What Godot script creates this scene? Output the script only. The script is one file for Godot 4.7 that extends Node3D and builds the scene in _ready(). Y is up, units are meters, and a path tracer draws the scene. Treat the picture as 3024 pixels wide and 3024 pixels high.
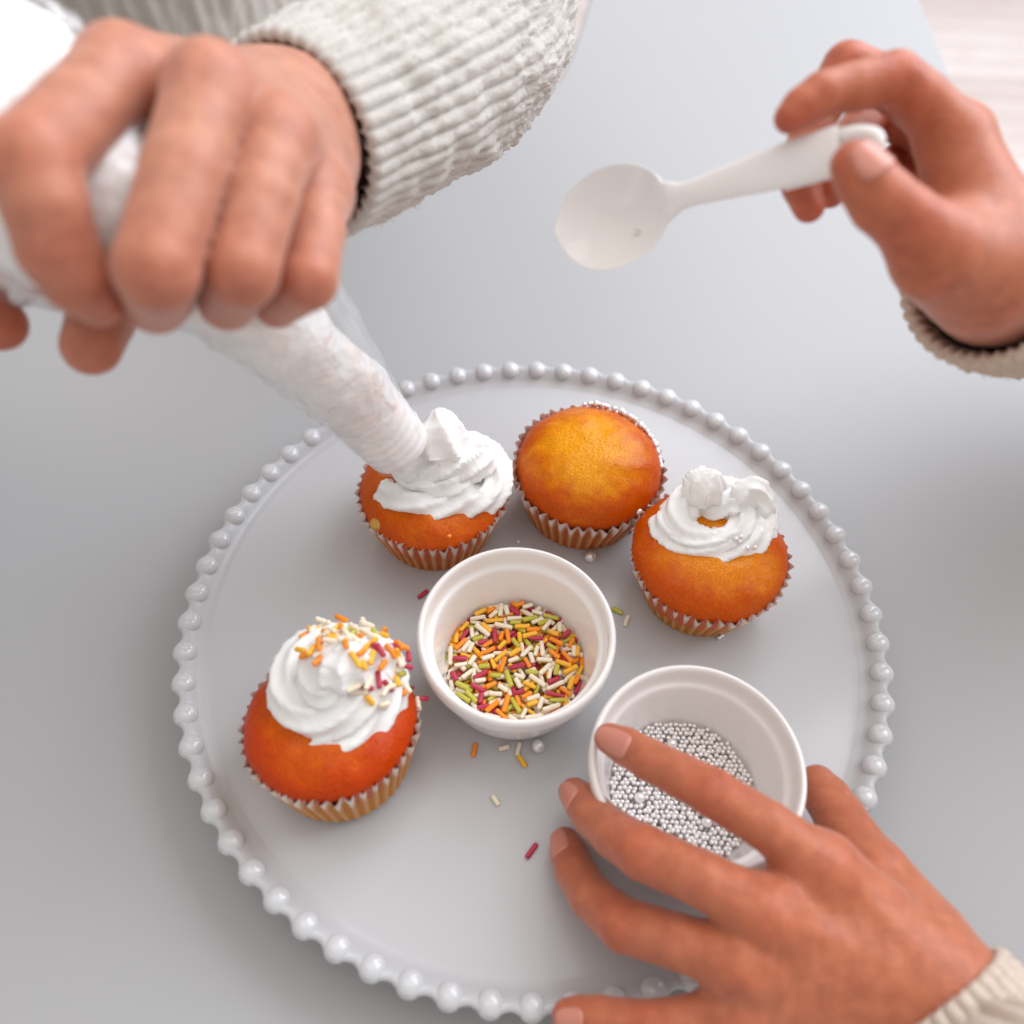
extends Node3D

# Decorating cupcakes on a white table: a beaded plate with four cupcakes and two ramekins,
# an adult's hand with a piping bag, a child's two hands, a spoon.  Metres, y up, table top at y = 0.

const PLATE_TOP := 0.024

var rng := RandomNumberGenerator.new()
var taken := {}
var mats := {}


func _ready() -> void:
	rng.seed = 20240611
	set_camera_and_light()
	make_materials()
	build_floor()
	build_table()
	build_plate()
	build_ramekins()
	build_cupcakes()
	build_spoon()
	build_piping_bag()
	build_adult()
	build_child()
	build_loose_sweets()


func set_camera_and_light() -> void:
	var cam := Camera3D.new()
	cam.name = "camera"
	cam.keep_aspect = Camera3D.KEEP_HEIGHT
	cam.fov = 60.0
	cam.near = 0.02
	cam.far = 30.0
	var lens := CameraAttributesPhysical.new()
	lens.frustum_focal_length = 20.785
	lens.frustum_focus_distance = 0.378
	lens.frustum_near = 0.02
	lens.frustum_far = 30.0
	lens.exposure_aperture = 3.4
	cam.attributes = lens
	cam.transform = Transform3D(Basis(Vector3(0.99905, 0.02499, -0.03575), Vector3(-0.04362, 0.57239, -0.81882), Vector3(-0.00000, 0.81960, 0.57294)), Vector3(-0.01206, 0.37332, 0.18486))
	add_child(cam)
	cam.current = true

	var world := WorldEnvironment.new()
	world.name = "surroundings"
	var e := Environment.new()
	e.background_mode = Environment.BG_COLOR
	e.background_color = Color(0.53, 0.508, 0.497).linear_to_srgb()
	e.tonemap_mode = Environment.TONE_MAPPER_LINEAR
	e.tonemap_exposure = 1.14
	e.sdfgi_enabled = true
	e.ssao_enabled = true
	e.ssil_enabled = true
	world.environment = e
	add_child(world)

	# daylight from a large window on the far right
	var window := AreaLight3D.new()
	window.name = "window_daylight"
	window.area_size = Vector2(2.6, 2.2)
	window.area_normalize_energy = true
	window.light_energy = 7.6
	window.light_color = Color(0.925, 0.955, 1.0)
	window.shadow_enabled = true
	window.area_range = 12.0
	add_child(window)
	window.look_at_from_position(Vector3(1.5, 1.65, -1.25), Vector3(0.0, 0.0, 0.0))

	# the pale ceiling above, lit by the same window
	var ceiling_light := AreaLight3D.new()
	ceiling_light.name = "ceiling_bounce"
	ceiling_light.area_size = Vector2(3.2, 2.6)
	ceiling_light.area_normalize_energy = true
	ceiling_light.light_energy = 2.6
	ceiling_light.light_color = Color(1.0, 0.975, 0.95)
	ceiling_light.shadow_enabled = true
	ceiling_light.area_range = 12.0
	add_child(ceiling_light)
	ceiling_light.look_at_from_position(Vector3(0.1, 2.4, -0.6), Vector3(0.1, 0.0, -0.6), Vector3.FORWARD)


# ---------------------------------------------------------------- helpers

func numbered(called: String, parent: Node) -> String:
	var key := str(parent.get_instance_id()) + called
	var n: int = taken.get(key, 0)
	taken[key] = n + 1
	return called if n == 0 else "%s_%03d" % [called, n]


func tag(o: Node, label: String, category := "", group := "", kind := "") -> void:
	if label:
		o.set_meta("label", label)
	if category:
		o.set_meta("category", category)
	if group:
		o.set_meta("group", group)
	if kind:
		o.set_meta("kind", kind)


func base(called: String, at := Vector3.ZERO, parent: Node = self) -> Node3D:
	var o := Node3D.new()
	o.name = numbered(called, parent)
	o.position = at
	parent.add_child(o, true)
	return o


func put(called: String, mesh: Mesh, m: Material, parent: Node = self, at := Transform3D()) -> MeshInstance3D:
	var o := MeshInstance3D.new()
	o.name = numbered(called, parent)
	o.mesh = mesh
	o.material_override = m
	o.transform = at
	parent.add_child(o, true)
	return o


class Geo:
	var v := PackedVector3Array()
	var c := PackedColorArray()
	var idx := PackedInt32Array()

	# a grid of nu columns by nv rows (v fastest), turned so that it faces outward
	func grid(p: PackedVector3Array, nu: int, nv: int, wrap_u := false, wrap_v := false, cols := PackedColorArray(), flip := false) -> void:
		var first := v.size()
		v.append_array(p)
		if cols.is_empty():
			for i in p.size():
				c.append(Color.WHITE)
		else:
			c.append_array(cols)
		var mine := PackedInt32Array()
		for i in (nu if wrap_u else nu - 1):
			var i2 := (i + 1) % nu
			for j in (nv if wrap_v else nv - 1):
				var j2 := (j + 1) % nv
				var a := i * nv + j
				var b := i2 * nv + j
				var d := i * nv + j2
				var e := i2 * nv + j2
				mine.append_array([a, b, e, a, e, d])
		var mid := Vector3.ZERO
		for q in p:
			mid += q
		mid /= p.size()
		var vol := 0.0
		for t in range(0, mine.size(), 3):
			vol += (p[mine[t]] - mid).dot((p[mine[t + 1]] - mid).cross(p[mine[t + 2]] - mid))
		var turn := (vol > 0.0) != flip
		for t in range(0, mine.size(), 3):
			idx.append(first + mine[t])
			idx.append(first + mine[t + (2 if turn else 1)])
			idx.append(first + mine[t + (1 if turn else 2)])

	func mesh() -> ArrayMesh:
		var n := PackedVector3Array()
		n.resize(v.size())
		for t in range(0, idx.size(), 3):
			var a := v[idx[t]]
			var f := (v[idx[t + 2]] - a).cross(v[idx[t + 1]] - a)
			n[idx[t]] += f
			n[idx[t + 1]] += f
			n[idx[t + 2]] += f
		for i in n.size():
			n[i] = n[i].normalized() if n[i].length_squared() > 1e-30 else Vector3.UP
		var arr := []
		arr.resize(Mesh.ARRAY_MAX)
		arr[Mesh.ARRAY_VERTEX] = v
		arr[Mesh.ARRAY_NORMAL] = n
		arr[Mesh.ARRAY_COLOR] = c
		arr[Mesh.ARRAY_INDEX] = idx
		var m := ArrayMesh.new()
		m.add_surface_from_arrays(Mesh.PRIMITIVE_TRIANGLES, arr)
		return m


# a smooth line through points; w carries the radius
func smooth_line(pts: Array, n: int) -> Array:
	var out := []
	var last := pts.size() - 1
	for k in n:
		var t := float(k) / (n - 1) * last
		var i := mini(int(t), last - 1)
		var f := t - i
		var a: Vector4 = pts[maxi(i - 1, 0)]
		var b: Vector4 = pts[i]
		var c: Vector4 = pts[i + 1]
		var d: Vector4 = pts[mini(i + 2, last)]
		out.append(0.5 * (2.0 * b + (c - a) * f + (2.0 * a - 5.0 * b + 4.0 * c - d) * f * f + (3.0 * b - a - 3.0 * c + d) * f * f * f))
	return out


func xyz(p: Vector4) -> Vector3:
	return Vector3(p.x, p.y, p.z)


# frames along a line, without twist
func frames(line: Array) -> Array:
	var out := []
	var nrm := Vector3.UP
	for k in line.size():
		var a := xyz(line[maxi(k - 1, 0)])
		var b := xyz(line[mini(k + 1, line.size() - 1)])
		var t := (b - a).normalized()
		if k == 0 and absf(t.y) > 0.9:
			nrm = Vector3.RIGHT
		nrm = (nrm - t * nrm.dot(t)).normalized()
		out.append([t, nrm, t.cross(nrm)])
	return out


func lathe(profile: Array, n: int, at := Vector3.ZERO) -> Geo:
	var g := Geo.new()
	var p := PackedVector3Array()
	for i in n:
		var a := TAU * i / n
		for q: Vector2 in profile:
			p.append(at + Vector3(q.x * cos(a), q.y, q.x * sin(a)))
	g.grid(p, n, profile.size(), true, false)
	return g


# rounds a profile's corners by subdividing it as a spline
func round_profile(pts: Array, steps: int) -> Array:
	var p4 := []
	for q: Vector2 in pts:
		p4.append(Vector4(q.x, q.y, 0, 0))
	var out := []
	for q in smooth_line(p4, (pts.size() - 1) * steps + 1):
		out.append(Vector2(maxf(q.x, 0.0), q.y))
	return out


func noise_tex(kind: int, freq: float, size := 512, octaves := 4, seed_ := 1, ramp: Gradient = null) -> NoiseTexture2D:
	var n := FastNoiseLite.new()
	n.noise_type = kind
	n.frequency = freq
	n.fractal_octaves = octaves
	n.seed = seed_
	var t := NoiseTexture2D.new()
	t.width = size
	t.height = size
	t.seamless = true
	t.noise = n
	if ramp:
		t.color_ramp = ramp
	return t


func ramp(a: Color, b: Color) -> Gradient:
	var g := Gradient.new()
	g.set_color(0, a)
	g.set_color(1, b)
	return g


func mat(called: String, linear: Color, rough: float, spec := 0.5) -> StandardMaterial3D:
	var m := StandardMaterial3D.new()
	m.resource_name = called
	m.albedo_color = linear.linear_to_srgb()
	m.roughness = rough
	m.metallic_specular = spec
	mats[called] = m
	return m


func triplanar(m: StandardMaterial3D, scale: float, world := false) -> void:
	m.uv1_triplanar = true
	m.uv1_world_triplanar = world
	m.uv1_scale = Vector3.ONE * scale


func make_materials() -> void:
	var m: StandardMaterial3D
	var fine := noise_tex(FastNoiseLite.TYPE_SIMPLEX_SMOOTH, 0.03, 512, 5, 3)
	var skin_relief := noise_tex(FastNoiseLite.TYPE_CELLULAR, 0.06, 512, 3, 5)
	var blotch := noise_tex(FastNoiseLite.TYPE_SIMPLEX_SMOOTH, 0.012, 512, 4, 8, ramp(Color(0.84, 0.78, 0.76), Color(1, 1, 1)))
	var speck := noise_tex(FastNoiseLite.TYPE_SIMPLEX_SMOOTH, 0.06, 512, 5, 12, ramp(Color(0.80, 0.68, 0.50), Color(1, 1, 1)))
	var wool := noise_tex(FastNoiseLite.TYPE_CELLULAR, 0.07, 512, 3, 21)
	var wool_tone := noise_tex(FastNoiseLite.TYPE_SIMPLEX_SMOOTH, 0.03, 512, 5, 23, ramp(Color(0.9, 0.88, 0.85), Color(1, 1, 1)))

	m = mat("table_white", Color(0.435, 0.435, 0.442), 0.42, 0.20)
	m = mat("plate_white", Color(0.52, 0.522, 0.534), 0.22, 0.42)
	m = mat("bead_white", Color(0.60, 0.605, 0.62), 0.06, 0.6)
	m = mat("porcelain", Color(0.90, 0.87, 0.85), 0.12)
	m = mat("spoon_white", Color(0.92, 0.905, 0.89), 0.08)

	for k in 3:
		m = mat("plank_%d" % k, [Color(0.68, 0.61, 0.59), Color(0.66, 0.575, 0.55), Color(0.70, 0.635, 0.615)][k], 0.45)
		var grain := noise_tex(FastNoiseLite.TYPE_SIMPLEX_SMOOTH, 0.02, 256, 4, 30 + k, ramp(Color(0.93, 0.91, 0.89), Color(1, 1, 1)))
		m.albedo_texture = grain
		m.uv1_triplanar = true
		m.uv1_scale = Vector3(1.5, 12, 12)

	for who in ["adult", "child"]:
		m = mat("skin_" + who, Color.WHITE, 0.44, 0.42)
		m.vertex_color_use_as_albedo = true
		m.albedo_texture = blotch
		triplanar(m, 22.0)
		m.heightmap_enabled = true
		m.heightmap_texture = skin_relief
		m.heightmap_scale = 0.018
		m.rim_enabled = true
		m.rim = 0.35
		m.rim_tint = 0.1
		m.subsurf_scatter_enabled = true
		m.subsurf_scatter_strength = 0.26
	m = mat("nail", Color(0.60, 0.235, 0.17), 0.18)
	m.vertex_color_use_as_albedo = true

	for who in [["wool_cream", Color(0.69, 0.665, 0.635)], ["wool_beige", Color(0.74, 0.64, 0.56)]]:
		m = mat(who[0], who[1], 0.95, 0.2)
		m.albedo_texture = wool_tone
		m.heightmap_enabled = true
		m.heightmap_texture = wool
		m.heightmap_scale = 0.05
		triplanar(m, 45.0)
		m.vertex_color_use_as_albedo = true
		m.rim_enabled = true
		m.rim = 0.35
		m.rim_tint = 0.3

	m = mat("cake", Color.WHITE, 0.32, 0.32)
	m.vertex_color_use_as_albedo = true
	m.albedo_texture = speck
	m.heightmap_enabled = true
	m.heightmap_texture = fine
	m.heightmap_scale = 0.028
	triplanar(m, 26.0)
	m = mat("crumb", Color(0.78, 0.42, 0.09), 0.8)
	m.heightmap_enabled = true
	m.heightmap_texture = fine
	m.heightmap_scale = 0.1
	triplanar(m, 90.0)

	m = mat("paper", Color.WHITE, 0.6, 0.4)
	m.vertex_color_use_as_albedo = true
	m.backlight_enabled = true
	m.backlight = Color(0.3, 0.3, 0.3)

	m = mat("cream", Color(0.96, 0.945, 0.925), 0.32, 0.45)
	m.heightmap_enabled = true
	m.heightmap_texture = fine
	m.heightmap_scale = 0.014
	triplanar(m, 60.0)
	m.subsurf_scatter_enabled = true
	m.subsurf_scatter_strength = 0.06
	m = mat("bag_cream", Color(0.88, 0.86, 0.84), 0.28, 0.5)
	m.heightmap_enabled = true
	m.heightmap_texture = fine
	m.heightmap_scale = 0.16
	triplanar(m, 7.0)
	m = mat("nozzle", Color(0.90, 0.88, 0.87), 0.3)
	m = mat("film", Color(0.95, 0.97, 1.0, 0.10), 0.07, 0.6)
	m.albedo_color.a = 0.10
	m.transparency = BaseMaterial3D.TRANSPARENCY_ALPHA
	m.cull_mode = BaseMaterial3D.CULL_DISABLED

	for s in [["sprinkle_orange", Color(0.95, 0.29, 0.010)], ["sprinkle_yellow", Color(0.95, 0.50, 0.03)], ["sprinkle_green", Color(0.55, 0.51, 0.06)], ["sprinkle_crimson", Color(0.50, 0.03, 0.075)], ["sprinkle_cream", Color(0.90, 0.80, 0.62)]]:
		mat(s[0], s[1], 0.45)
	m = mat("silver", Color(0.90, 0.88, 0.87), 0.34)
	m.metallic = 0.6


# ---------------------------------------------------------------- setting

func slab(outline: PackedVector2Array, top: float, thick: float, edge: float) -> ArrayMesh:
	# a flat slab with a rounded upper edge
	var g := Geo.new()
	var n := outline.size()
	var rows := []
	for k in 6:
		var a := PI / 2.0 * k / 5.0
		rows.append(Vector2(edge * (1.0 - sin(a)), top - edge + edge * cos(a)))
	rows.append(Vector2(0.0, top - thick))
	var p := PackedVector3Array()
	for i in n:
		var a := outline[(i + n - 1) % n]
		var b := outline[i]
		var d := outline[(i + 1) % n]
		var t := ((b - a).normalized() + (d - b).normalized()).normalized()
		var inward := Vector2(-t.y, t.x)
		for r: Vector2 in rows:
			var q := b + inward * r.x
			p.append(Vector3(q.x, r.y, q.y))
	g.grid(p, n, rows.size(), true, false)
	var ring := PackedVector2Array()
	for i in n:
		var q := p[i * rows.size()]
		ring.append(Vector2(q.x, q.z))
	var tri := Geometry2D.triangulate_polygon(ring)
	for side in 2:
		var first := g.v.size()
		for i in n:
			g.v.append(p[i * rows.size() + (0 if side == 0 else rows.size() - 1)])
			g.c.append(Color.WHITE)
		for t in range(0, tri.size(), 3):
			var a := g.v[first + tri[t]]
			var b := g.v[first + tri[t + 1]]
			var d := g.v[first + tri[t + 2]]
			var up := (d - a).cross(b - a).y > 0.0
			var keep := up == (side == 0)
			g.idx.append_array([first + tri[t], first + tri[t + (1 if keep else 2)], first + tri[t + (2 if keep else 1)]])
	return g.mesh()


func chamfer_box(size: Vector3, bevel: float) -> ArrayMesh:
	var g := Geo.new()
	var h := size / 2.0
	var prof := [Vector3(h.x - bevel, h.y, h.z - bevel), Vector3(h.x, h.y - bevel, h.z), Vector3(h.x, -h.y, h.z)]
	var p := PackedVector3Array()
	for s in [Vector2(1, 1), Vector2(-1, 1), Vector2(-1, -1), Vector2(1, -1)]:
		p.append(Vector3(0, h.y, 0))
		for q: Vector3 in prof:
			p.append(Vector3(q.x * s.x, q.y, q.z * s.y))
	g.grid(p, 4, 4, true, false)
	var m := g.mesh()
	var st := SurfaceTool.new()
	st.create_from(m, 0)
	st.deindex()
	st.set_smooth_group(-1)
	st.generate_normals()
	return st.commit()


func build_floor() -> void:
	var root := base("floor", Vector3(0, -0.62, 0))
	tag(root, "pale wooden floor of narrow planks below the table", "floor", "", "structure")
	var under := BoxMesh.new()
	under.size = Vector3(9, 0.04, 8)
	put("subfloor", under, mats.plank_1, root, Transform3D(Basis(), Vector3(0.5, -0.034, -1.5)))
	var long := chamfer_box(Vector3(1.196, 0.014, 0.0685), 0.0012)
	for k in 46:
		var z := -3.2 + k * 0.07
		var off := 0.45 * float((k * 7) % 5)
		for j in 3:
			var x := -1.6 + off + j * 1.2
			if x < -1.3 or (x > 0.1 and z > -0.2):
				continue
			put("plank", long, mats["plank_%d" % rng.randi_range(0, 2)], root, Transform3D(Basis(), Vector3(x, -0.007 + rng.randf_range(-0.0004, 0.0004), z)))


func build_table() -> void:
	var root := base("white_table", Vector3(0, -0.62, 0))
	tag(root, "white table with a smooth satin top and rounded inner corner", "table")
	var o := PackedVector2Array()
	for q in [Vector2(0.348, -1.25), Vector2(0.318, -0.35), Vector2(0.318, 0.62), Vector2(-0.85, 0.62), Vector2(-0.85, -0.36)]:
		o.append(q)
	# the inner corner, rounded
	for q in [Vector2(-0.35, -0.385), Vector2(-0.20, -0.40), Vector2(-0.10, -0.415), Vector2(-0.04, -0.43), Vector2(-0.008, -0.452), Vector2(0.010, -0.49), Vector2(0.020, -0.53), Vector2(0.035, -0.62), Vector2(0.10, -1.25)]:
		o.append(q)
	put("tabletop", slab(o, 0.62, 0.026, 0.003), mats.table_white, root)
	var leg := chamfer_box(Vector3(0.05, 0.592, 0.05), 0.003)
	for q in [Vector2(0.27, 0.55), Vector2(-0.78, 0.55), Vector2(-0.78, -0.3), Vector2(0.29, -1.17), Vector2(0.14, -1.17)]:
		put("leg", leg, mats.table_white, root, Transform3D(Basis(), Vector3(q.x, 0.296, q.y)))


func build_plate() -> void:
	var root := base("beaded_plate", Vector3.ZERO)
	tag(root, "large round white plate with a beaded rim under the cupcakes", "plate")
	var pr := [Vector2(0, 0.024), Vector2(0.06, 0.024), Vector2(0.12, 0.024), Vector2(0.138, 0.0241), Vector2(0.1415, 0.0246), Vector2(0.1440, 0.0258), Vector2(0.1460, 0.0276), Vector2(0.1476, 0.0288), Vector2(0.1490, 0.0290), Vector2(0.1502, 0.0284), Vector2(0.1506, 0.0272), Vector2(0.1495, 0.0256), Vector2(0.1455, 0.0228), Vector2(0.140, 0.0202), Vector2(0.125, 0.0185), Vector2(0.096, 0.0165), Vector2(0.090, 0.0135), Vector2(0.0895, 0.004), Vector2(0.0885, 0.0006), Vector2(0.086, 0.0006), Vector2(0.0852, 0.004), Vector2(0.084, 0.012), Vector2(0.0, 0.014)]
	var n := 66
	var prof := round_profile(pr, 3)
	var around := n * 10
	var p := PackedVector3Array()
	for i in around:
		var a := TAU * i / around
		var lobe := 0.4 + 0.6 * (0.5 + 0.5 * cos(a * n - 0.35 * TAU))
		for q: Vector2 in prof:
			var out := smoothstep(0.1440, 0.1495, q.x)
			var rr := q.x + out * (0.0046 * lobe - 0.0010)
			var yy := q.y + out * 0.0022 * lobe * (1.0 if q.y > 0.0262 else 0.2)
			p.append(Vector3(rr * cos(a), yy, rr * sin(a)))
	var g := Geo.new()
	g.grid(p, around, prof.size(), true, false)
	put("dish", g.mesh(), mats.plate_white, root)
	var ball := SphereMesh.new()
	ball.radius = 0.0050
	ball.height = 0.0080
	ball.radial_segments = 24
	ball.rings = 12
	for k in n:
		var a := TAU * (k + 0.35) / n
		put("bead", ball, mats.bead_white, root, Transform3D(Basis(Vector3.UP, -a), Vector3(0.1497 * cos(a), 0.0281, 0.1497 * sin(a))))


# ---------------------------------------------------------------- ramekins and sweets

func ramekin_mesh() -> ArrayMesh:
	var pr := []
	for q in [Vector2(0, 5), Vector2(22, 5), Vector2(26.5, 6.2), Vector2(28.8, 10), Vector2(30.4, 18), Vector2(32.2, 28), Vector2(32.8, 30.6), Vector2(33.4, 31.6), Vector2(34.6, 32.4), Vector2(35.3, 34), Vector2(35.8, 37), Vector2(36.3, 39.2), Vector2(37.3, 40.2), Vector2(38.4, 39.6), Vector2(39.0, 38), Vector2(39.1, 35), Vector2(38.9, 32.4), Vector2(38.1, 31.2), Vector2(36.9, 30.6), Vector2(36.3, 28), Vector2(35.0, 20), Vector2(32.5, 9), Vector2(29.8, 2), Vector2(28, 0.4), Vector2(26, 0.2), Vector2(24.5, 1.4), Vector2(0, 1.6)]:
		pr.append(q * 0.001)
	return lathe(round_profile(pr, 3), 128).mesh()


func sprinkle_mesh(long: float) -> ArrayMesh:
	var r := 0.00102
	var h := long / 2.0
	var g := Geo.new()
	var p := PackedVector3Array()
	for i in 8:
		var a := TAU * i / 8
		for q: Vector2 in [Vector2(0, -h), Vector2(r * 0.7, -h), Vector2(r, -h + r * 0.45), Vector2(r, h - r * 0.45), Vector2(r * 0.7, h), Vector2(0, h)]:
			p.append(Vector3(q.y, q.x * cos(a), q.x * sin(a)))
	g.grid(p, 8, 6, true, false)
	return g.mesh()


const SPRINKLE_COLOURS := ["orange", "yellow", "green", "crimson", "cream"]
var sprinkle_shapes := []
var pearl_small: SphereMesh
var pearl_big: SphereMesh


func sprinkle_colour() -> String:
	var t := rng.randf()
	return "cream" if t < 0.38 else "orange" if t < 0.56 else "yellow" if t < 0.73 else "green" if t < 0.84 else "crimson"


func lying(at: Vector3, turn: float, tilt: float) -> Transform3D:
	return Transform3D(Basis(Vector3.UP, turn) * Basis(Vector3.FORWARD, tilt), at)


func build_ramekins() -> void:
	for l in [0.0046, 0.0056, 0.0066, 0.0078]:
		sprinkle_shapes.append(sprinkle_mesh(l))
	pearl_small = SphereMesh.new()
	pearl_small.radius = 0.00105
	pearl_small.height = 0.0021
	pearl_small.radial_segments = 12
	pearl_small.rings = 6
	pearl_big = SphereMesh.new()
	pearl_big.radius = 0.0027
	pearl_big.height = 0.0054
	pearl_big.radial_segments = 20
	pearl_big.rings = 10

	var m := ramekin_mesh()
	var c1 := Vector3(-0.0082, PLATE_TOP, 0.0245)
	var c2 := Vector3(0.0583, PLATE_TOP, 0.0745)
	var r1 := put("ramekin", m, mats.porcelain, self, Transform3D(Basis(), c1))
	tag(r1, "small white ramekin holding the coloured rod sprinkles", "ramekin", "white ramekins on the plate")
	var r2 := put("ramekin", m, mats.porcelain, self, Transform3D(Basis(Vector3.UP, 0.6), c2))
	tag(r2, "small white ramekin holding silver pearls under the child's fingers", "ramekin", "white ramekins on the plate")

	# sprinkles: a filled bed below, then single ones that rest on it
	var bed := MultiMesh.new()
	bed.transform_format = MultiMesh.TRANSFORM_3D
	bed.use_colors = true
	bed.mesh = sprinkle_shapes[1]
	var low := []
	for layer in 3:
		var rad: float = [0.0262, 0.0278, 0.0284][layer]
		var spots := []
		for k in 2500:
			var q := Vector2(rng.randf_range(-1, 1), rng.randf_range(-1, 1)) * rad
			if q.length() > rad:
				continue
			var ok := true
			for s: Vector2 in spots:
				if s.distance_squared_to(q) < 0.0030 * 0.0030:
					ok = false
					break
			if ok:
				spots.append(q)
				low.append(Vector3(q.x, 0.0062 + layer * 0.0017, q.y))
	bed.instance_count = low.size()
	for k in low.size():
		bed.set_instance_transform(k, lying(low[k], rng.randf() * TAU, rng.randf_range(-0.12, 0.12)))
		bed.set_instance_color(k, mats["sprinkle_" + sprinkle_colour()].albedo_color.srgb_to_linear())
	var bed_mat := mat("sprinkle_mixed", Color.WHITE, 0.45)
	bed_mat.vertex_color_use_as_albedo = true
	var bedo := MultiMeshInstance3D.new()
	bedo.name = "sprinkle_bed"
	bedo.multimesh = bed
	bedo.material_override = bed_mat
	bedo.position = c1
	add_child(bedo)
	tag(bedo, "heap of mixed rod sprinkles filling the ramekin, below the top layer", "sprinkles", "sprinkles in the ramekin", "stuff")

	# the top sprinkles, kept apart from each other where they lie at the same height
	var placed := []
	var top := 0
	for k in 30000:
		if top >= 235:
			break
		var layer := 0 if k < 9000 else 1 if k < 20000 else 2
		var rad: float = [0.0286, 0.0276, 0.024][layer]
		var q := Vector2(rng.randf_range(-1, 1), rng.randf_range(-1, 1)) * rad
		if q.length() > rad:
			continue
		var turn := rng.randf() * TAU
		var which := rng.randi_range(0, 3)
		var half: float = [0.0023, 0.0028, 0.0033, 0.0039][which] - 0.0004
		var d := Vector2(cos(turn), -sin(turn)) * half
		if (q + d).length() > rad or (q - d).length() > rad:
			continue
		var ok := true
		for s in placed:
			if s[2] != layer:
				continue
			var near := Geometry2D.get_closest_points_between_segments(q - d, q + d, s[0], s[1])
			if near[0].distance_to(near[1]) < 0.00150:
				ok = false
				break
		if not ok:
			continue
		placed.append([q - d, q + d, layer])
		var colour := sprinkle_colour()
		var at := c1 + Vector3(q.x, 0.0108 + layer * 0.0016 + 0.0009 * (1.0 - pow(q.length() / 0.0284, 2.0)), q.y)
		var fat := rng.randf_range(0.88, 1.16)
		var o := put("sugar_sprinkle", sprinkle_shapes[which], mats["sprinkle_" + colour], self, lying(at, turn, rng.randf_range(-0.28, 0.28)) * Transform3D(Basis().scaled(Vector3(1.0, fat, fat)), Vector3.ZERO))
		tag(o, "%s rod sprinkle in the heap filling the white ramekin" % colour, "sprinkle", "sprinkles in the ramekin")
		top += 1

	# silver pearls in the other ramekin: a bed below and single ones on top
	var spots := []
	var step := 0.00202
	for row in range(-16, 17):
		for col in range(-17, 18):
			var q := Vector2(col * step + (row % 2) * step * 0.5, row * step * 0.87) + Vector2(rng.randf_range(-1, 1), rng.randf_range(-1, 1)) * 0.00035
			if q.length() < 0.0277:
				spots.append(q)
	var bed2 := MultiMesh.new()
	bed2.transform_format = MultiMesh.TRANSFORM_3D
	bed2.mesh = pearl_small
	var big := [Vector2(-0.003, -0.018), Vector2(0.0165, -0.004), Vector2(-0.0105, 0.0165), Vector2(-0.0055, 0.0195), Vector2(0.002, 0.0215), Vector2(-0.017, 0.004), Vector2(0.008, 0.012)]
	var under := []
	var shown := []
	for q: Vector2 in spots:
		under.append(Vector3(q.x, 0.0072, q.y))
		var free := true
		for b: Vector2 in big:
			if b.distance_to(q) < 0.0026:
				free = false
		if free:
			shown.append(q)
	# the nearest 225 to the visible part of the heap stand as single pearls
	shown.sort_custom(func(a, b): return (a - Vector2(-0.004, -0.004)).length() < (b - Vector2(-0.004, -0.004)).length())
	var single := 0
	for q: Vector2 in shown:
		var at := Vector3(q.x, 0.0090 + rng.randf_range(-0.0004, 0.0005) + 0.0010 * (1.0 - pow(q.length() / 0.0277, 2.0)), q.y)
		if single < 225:
			var o := put("silver_pearl", pearl_small, mats.silver, self, Transform3D(Basis().scaled(Vector3.ONE * rng.randf_range(0.86, 1.08)), c2 + at))
			tag(o, "tiny silver sugar pearl in the heap filling the ramekin", "sugar pearl", "silver pearls in the ramekin")
			single += 1
		else:
			under.append(at)
	for b: Vector2 in big:
		var o := put("silver_pearl", pearl_big, mats.silver, self, Transform3D(Basis().scaled(Vector3.ONE * 0.78), c2 + Vector3(b.x, 0.0106, b.y)))
		tag(o, "larger silver sugar pearl among the tiny pearls in the ramekin", "sugar pearl", "large silver pearls in the ramekin")
	bed2.instance_count = under.size()
	for k in under.size():
		bed2.set_instance_transform(k, Transform3D(Basis(), under[k]))
	var bed2o := MultiMeshInstance3D.new()
	bed2o.name = "pearl_bed"
	bed2o.multimesh = bed2
	bed2o.material_override = mats.silver
	bed2o.position = c2
	add_child(bed2o)
	tag(bed2o, "bed of tiny silver pearls covering the bottom of the ramekin", "sugar pearls", "silver pearls in the ramekin", "stuff")


# ---------------------------------------------------------------- cupcakes

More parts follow.
